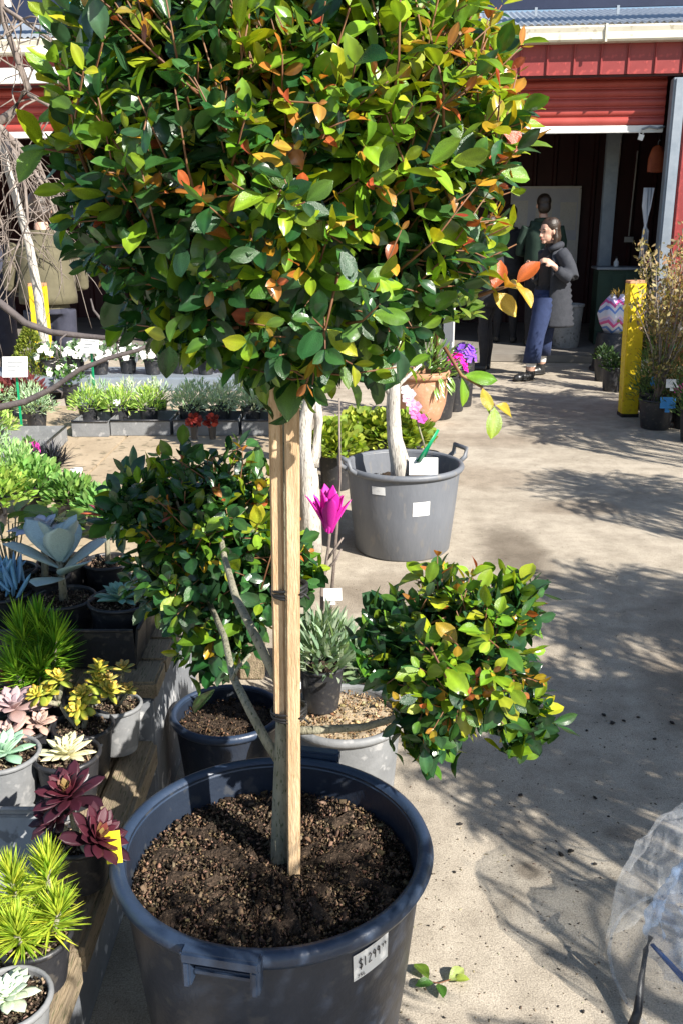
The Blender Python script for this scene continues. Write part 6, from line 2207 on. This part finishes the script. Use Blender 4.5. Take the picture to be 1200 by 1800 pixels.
# ================================================================== TREES OUT OF VIEW THAT SHADE THE AISLE
def shade_tree(label, x, y, hgt, crown_r, crown_h, nst, nleaf, leaf, tpl='feather', cols=((0.06, 0.12, 0.03), (0.14, 0.2, 0.05)), potr=0.2, poth=0.36, hang=0.5, trunk=0.03):
    t = thing('potted_tree', label, 'tree', (x, y, 0), 0, 'trees in pots along the aisle')
    pot_parts(t, potr, poth, M['black_plastic'], True, 0.012, 0.82, 0.86, 28)
    g = G()
    top = hgt - crown_h * 0.5
    g.tube([(0, 0, poth * 0.8), (0.02, 0.01, hgt * 0.5), (0, 0, top), (0, 0, hgt * 0.98)], [trunk, trunk * 0.85, trunk * 0.7, 0.006], 8)
    g.build('trunk', M['dark_bark'], t)
    g = G()
    ms, cs = [], []
    for i in range(nst):
        d = rdir()
        e = Vector((d.x * crown_r, d.y * crown_r, top + d.z * crown_h * 0.5)) * 1.0
        b = Vector((0, 0, lerp(top - crown_h * 0.3, top + crown_h * 0.2, random.random())))
        m_ = b.lerp(e, 0.6) + Vector((0, 0, 0.12 * crown_r))
        pts = [b, m_, e, e + Vector((d.x * 0.06, d.y * 0.06, -hang * crown_r * random.uniform(0.5, 1.3)))]
        g.tube(pts, [0.010, 0.007, 0.005, 0.002], 5)
        for k in range(nleaf):
            u = random.uniform(0.25, 3)
            j = min(2, int(u))
            p = pts[j].lerp(pts[j + 1], u - j) + rv(0.02)
            dd = (pts[j + 1] - pts[j]).normalized() + rv(0.28) + Vector((0, 0, -0.5))
            ms.append((frame(dd, rdir()) * leaf * random.uniform(0.7, 1.3), p))
            cs.append(jit(mixc(cols[0], cols[1], random.random()), 0.2))
    g.build('limbs', M['dark_bark'], t)
    joined('crown', LT[tpl], ms, cs, M['soft_leaf'], t)
    return t
def shade_for(px, py, z):
    """where a crown at height z must stand to throw its shade on the ground seen at px,py"""
    p = on_z(px, py, 0)
    k = z / math.tan(SUN_EL)
    return p.x + math.sin(SUN_AZ) * k, p.y - math.cos(SUN_AZ) * k
for (px, py, z, label, hgt, cr, ch, nst, nl, lf, hg) in (
        (1195, 1090, 1.6, 'fine leaved weeping tree in black pot across the aisle from the right leaf ball', 2.0, 0.55, 0.6, 120, 44, 0.10, 1.2),
        (1020, 1400, 1.25, 'low weeping tree in black pot across the aisle from the navy tub', 1.6, 0.34, 0.45, 80, 44, 0.08, 1.3),
        (1180, 1280, 1.4, 'round weeping tree in black pot opposite the navy tub', 1.75, 0.42, 0.5, 100, 44, 0.09, 1.3),
        (1150, 880, 1.7, 'tall weeping tree in black pot across the aisle from the grey tub', 2.1, 0.6, 0.6, 90, 40, 0.11, 1.2),
        (1100, 750, 1.8, 'broad weeping tree in black pot near the leaning yellow post', 2.2, 0.95, 0.6, 120, 44, 0.13, 0.9),
        (1010, 705, 1.7, 'open weeping tree in black pot beside the leaning yellow post', 2.0, 0.6, 0.5, 70, 40, 0.11, 1.0),
        (1060, 640, 1.8, 'dense dark shrub tree in black pot beside the shed door', 2.3, 1.0, 1.1, 80, 90, 0.13, 0.4),
        (1240, 630, 1.8, 'dense dark shrub tree in black pot against the red wall', 2.2, 0.9, 1.1, 70, 90, 0.13, 0.4)):
    x, y = shade_for(px, py, z)
    shade_tree(label, x, y, hgt, cr, ch, nst, nl, lf, 'lance' if 'dense' in label else 'feather', hang=hg)
# unseen tree added beside the photographer to shade the tub front and throw streaks
shade_tree('unseen open branched feathery tree in black pot added to shade the tub front', 1.02, 0.15, 1.62, 0.42, 0.6, 44, 60, 0.09, hang=0.3)
shade_tree('thin stemmed feathery tree in black pot behind the plastic wrap', 1.95, 0.35, 1.6, 0.40, 0.7, 18, 14, 0.07, hang=0.5)

# ================================================================== CLEAR PLASTIC COVER (lower right)
cv = on_z(1296, 1752, 0)
cov = thing('plastic_wrap', 'crumpled clear plastic wrap with blue lining and dark strut on the concrete', 'plastic wrap', (cv.x, cv.y, 0))
def crel(px, py, y):
    return on_y(px, py, y) - Vector((cv.x, cv.y, 0))
ns, nr = 150, 80
def shell(name, mat, rx, ry, hz, off, amp, sd, z0=0.012):
    V, F = [], []
    for i in range(nr + 1):
        th = (math.pi * 0.5) * i / nr
        for k in range(ns):
            a = 2 * math.pi * k / ns
            d = Vector((math.cos(a) * math.cos(th), math.sin(a) * math.cos(th), math.sin(th)))
            r1 = 1 - abs(mnoise.noise(d * 2.0 + Vector((3, sd, 7)))) * 2
            r2 = 1 - abs(mnoise.noise(d * 4.5 + Vector((8, sd, 1)))) * 2
            wr = amp * (0.9 * r1 + 0.35 * r2 - 0.9)
            cc = math.cos(th) ** 0.62
            V.append((off[0] + (rx + wr) * cc * math.cos(a), off[1] + (ry + wr) * cc * math.sin(a), z0 + (hz + wr) * math.sin(th) ** 0.85))
    for i in range(nr):
        for k in range(ns):
            q = (k + 1) % ns
            F.append([i * ns + k, i * ns + q, (i + 1) * ns + q, (i + 1) * ns + k])
    return link(name, np_mesh(name, V, np.array(F), mat, None, True), cov)
film = shell('clear_film', M['film'], 0.25, 0.27, 0.36, (0, 0.04), 0.03, 1)
shell('blue_lining', M['blue_film'], 0.155, 0.16, 0.20, (-0.025, 0.05), 0.03, 5, 0.07)
g = G()
ring = [(0.252 * math.cos(q * 0.2618), 0.04 + 0.272 * math.sin(q * 0.2618), 0.014) for q in range(25)]
g.tube(ring, 0.004, 6)
g.build('hem', M['film'], film)
g = G()
g.tube([(-0.25, -0.09, 0.010), (-0.235, -0.07, 0.03), (-0.215, -0.02, 0.07), (-0.205, 0.0, 0.12), (-0.19, 0.02, 0.135)], [0.011, 0.009, 0.0065, 0.006, 0.006], 10)
g.build('strut', M['black_plastic'], cov)
g = G()
g.tube([(-0.19, 0.01, 0.125), (-0.14, -0.08, 0.105), (-0.05, -0.14, 0.10), (0.06, -0.13, 0.11)], [0.006, 0.011, 0.011, 0.008], 10, flat=0.5)
g.build('strap', M['blue_strap'], cov)

# ================================================================== SMALL THINGS ON THE GROUND
sp = on_z(770, 1735, 0)
t = thing('fallen_sprig', 'fallen sprig of green leaves lying on the concrete beside the tub', 'sprig', (sp.x, sp.y, 0.004))
g = G()
g.tube([(-0.03, 0.01, 0.004), (0.0, 0, 0.006), (0.035, 0.012, 0.008)], 0.0015, 5)
g.build('twig', M['red_twig'], t)
for (x, y, dx, dy, s, c) in ((-0.02, 0.01, -0.5, 1, 0.05, (0.12, 0.2, 0.02)), (0.0, 0, 0.1, -1, 0.04, (0.06, 0.16, 0.02)), (0.02, 0.005, 1, 0.7, 0.05, (0.3, 0.36, 0.12)), (-0.01, 0, -0.9, -0.2, 0.04, (0.05, 0.13, 0.02)), (0.03, 0.01, 0.8, -0.2, 0.035, (0.25, 0.32, 0.05))):
    leafobj('leaf', LM['oval2'], frame(Vector((dx, dy, 0.35)), Vector((0.2, -0.2, 1))) * s, Vector((x, y, 0.006)), c, t)
cm = G()
cm.ell((0, 0, 0.25), (0.5, 0.42, 0.28), seg=8, rings=5)
for i in range(len(cm.V)):
    v = cm.V[i]
    k = 1 + 0.25 * math.sin(v[0] * 9 + v[1] * 13)
    cm.V[i] = (v[0] * k, v[1] * k, v[2])
crm = cm.mesh('soil_crumb', M['crumb'])
for (px, py, s) in ((914, 1399, 0.016), (985, 1504, 0.02), (1001, 1498, 0.02), (1045, 1404, 0.016), (1090, 1568, 0.016), (1068, 1436, 0.009), (1044, 1520, 0.012), (807, 1450, 0.015), (798, 1534, 0.01), (1024, 1780, 0.01), (958, 1493, 0.008),
                    (1060, 1258, 0.018), (1075, 1272, 0.02), (1095, 1268, 0.014), (1120, 1262, 0.014), (1180, 1272, 0.02), (1020, 1140, 0.012), (1030, 1285, 0.012), (1150, 1300, 0.014), (780, 1790, 0.008), (752, 1628, 0.007)):
    p = on_z(px, py, 0)
    o = link('soil_crumb', crm, None, (p.x, p.y, 0.001))
    o.scale = (s, s * random.uniform(0.6, 1.0), s * 0.7)
    o.rotation_euler = (0, 0, random.uniform(0, 6))
    o['label'] = 'small dark crumb of potting soil dropped on the concrete aisle'
    o['category'] = 'soil crumb'
    o['group'] = 'soil crumbs on the aisle'

# grit, crumbs of bark and dry leaf bits lying about on the aisle: nobody could count them
cube = G()
cube.add([(-.5, -.5, 0), (.5, -.5, 0), (.45, .5, .1), (-.4, .5, 0), (-.3, -.4, .5), (.35, -.3, .45), (.3, .35, .5), (-.35, .3, .55)],
         [[0, 3, 2, 1], [4, 5, 6, 7], [0, 1, 5, 4], [2, 3, 7, 6], [0, 4, 7, 3], [1, 2, 6, 5]])
ms, cs = [], []
for i in range(1300):
    px, py = random.uniform(560, 1200), 640 + 1160 * random.random() ** 0.8
    p = on_z(px, py, 0)
    if random.random() < 0.5:
        c0 = random.choice(((0.9, 4.3), (0.05, 3.2), (0.55, 2.0), (1.2, 3.0), (1.6, 6.2), (0.45, 1.5)))
        p = Vector((c0[0] + random.gauss(0, 0.25), c0[1] + random.gauss(0, 0.35), 0))
    s_ = random.uniform(0.0012, 0.0042)
    ms.append((Matrix.Rotation(random.uniform(0, 6), 3, 'Z') @ Matrix.Diagonal((s_, s_ * random.uniform(1, 2.4), s_ * 0.5)), (p.x, p.y, 0.0008)))
    cs.append(jit(random.choice(((0.11, 0.085, 0.06), (0.16, 0.12, 0.085), (0.3, 0.25, 0.18), (0.06, 0.05, 0.04))), 0.2))
gt = joined('grit', (np.array(cube.V), np.array(cube.F), np.ones((8, 3))), ms, cs, M['chips'])
gt['label'] = 'fine grit and bark crumbs scattered over the concrete aisle'
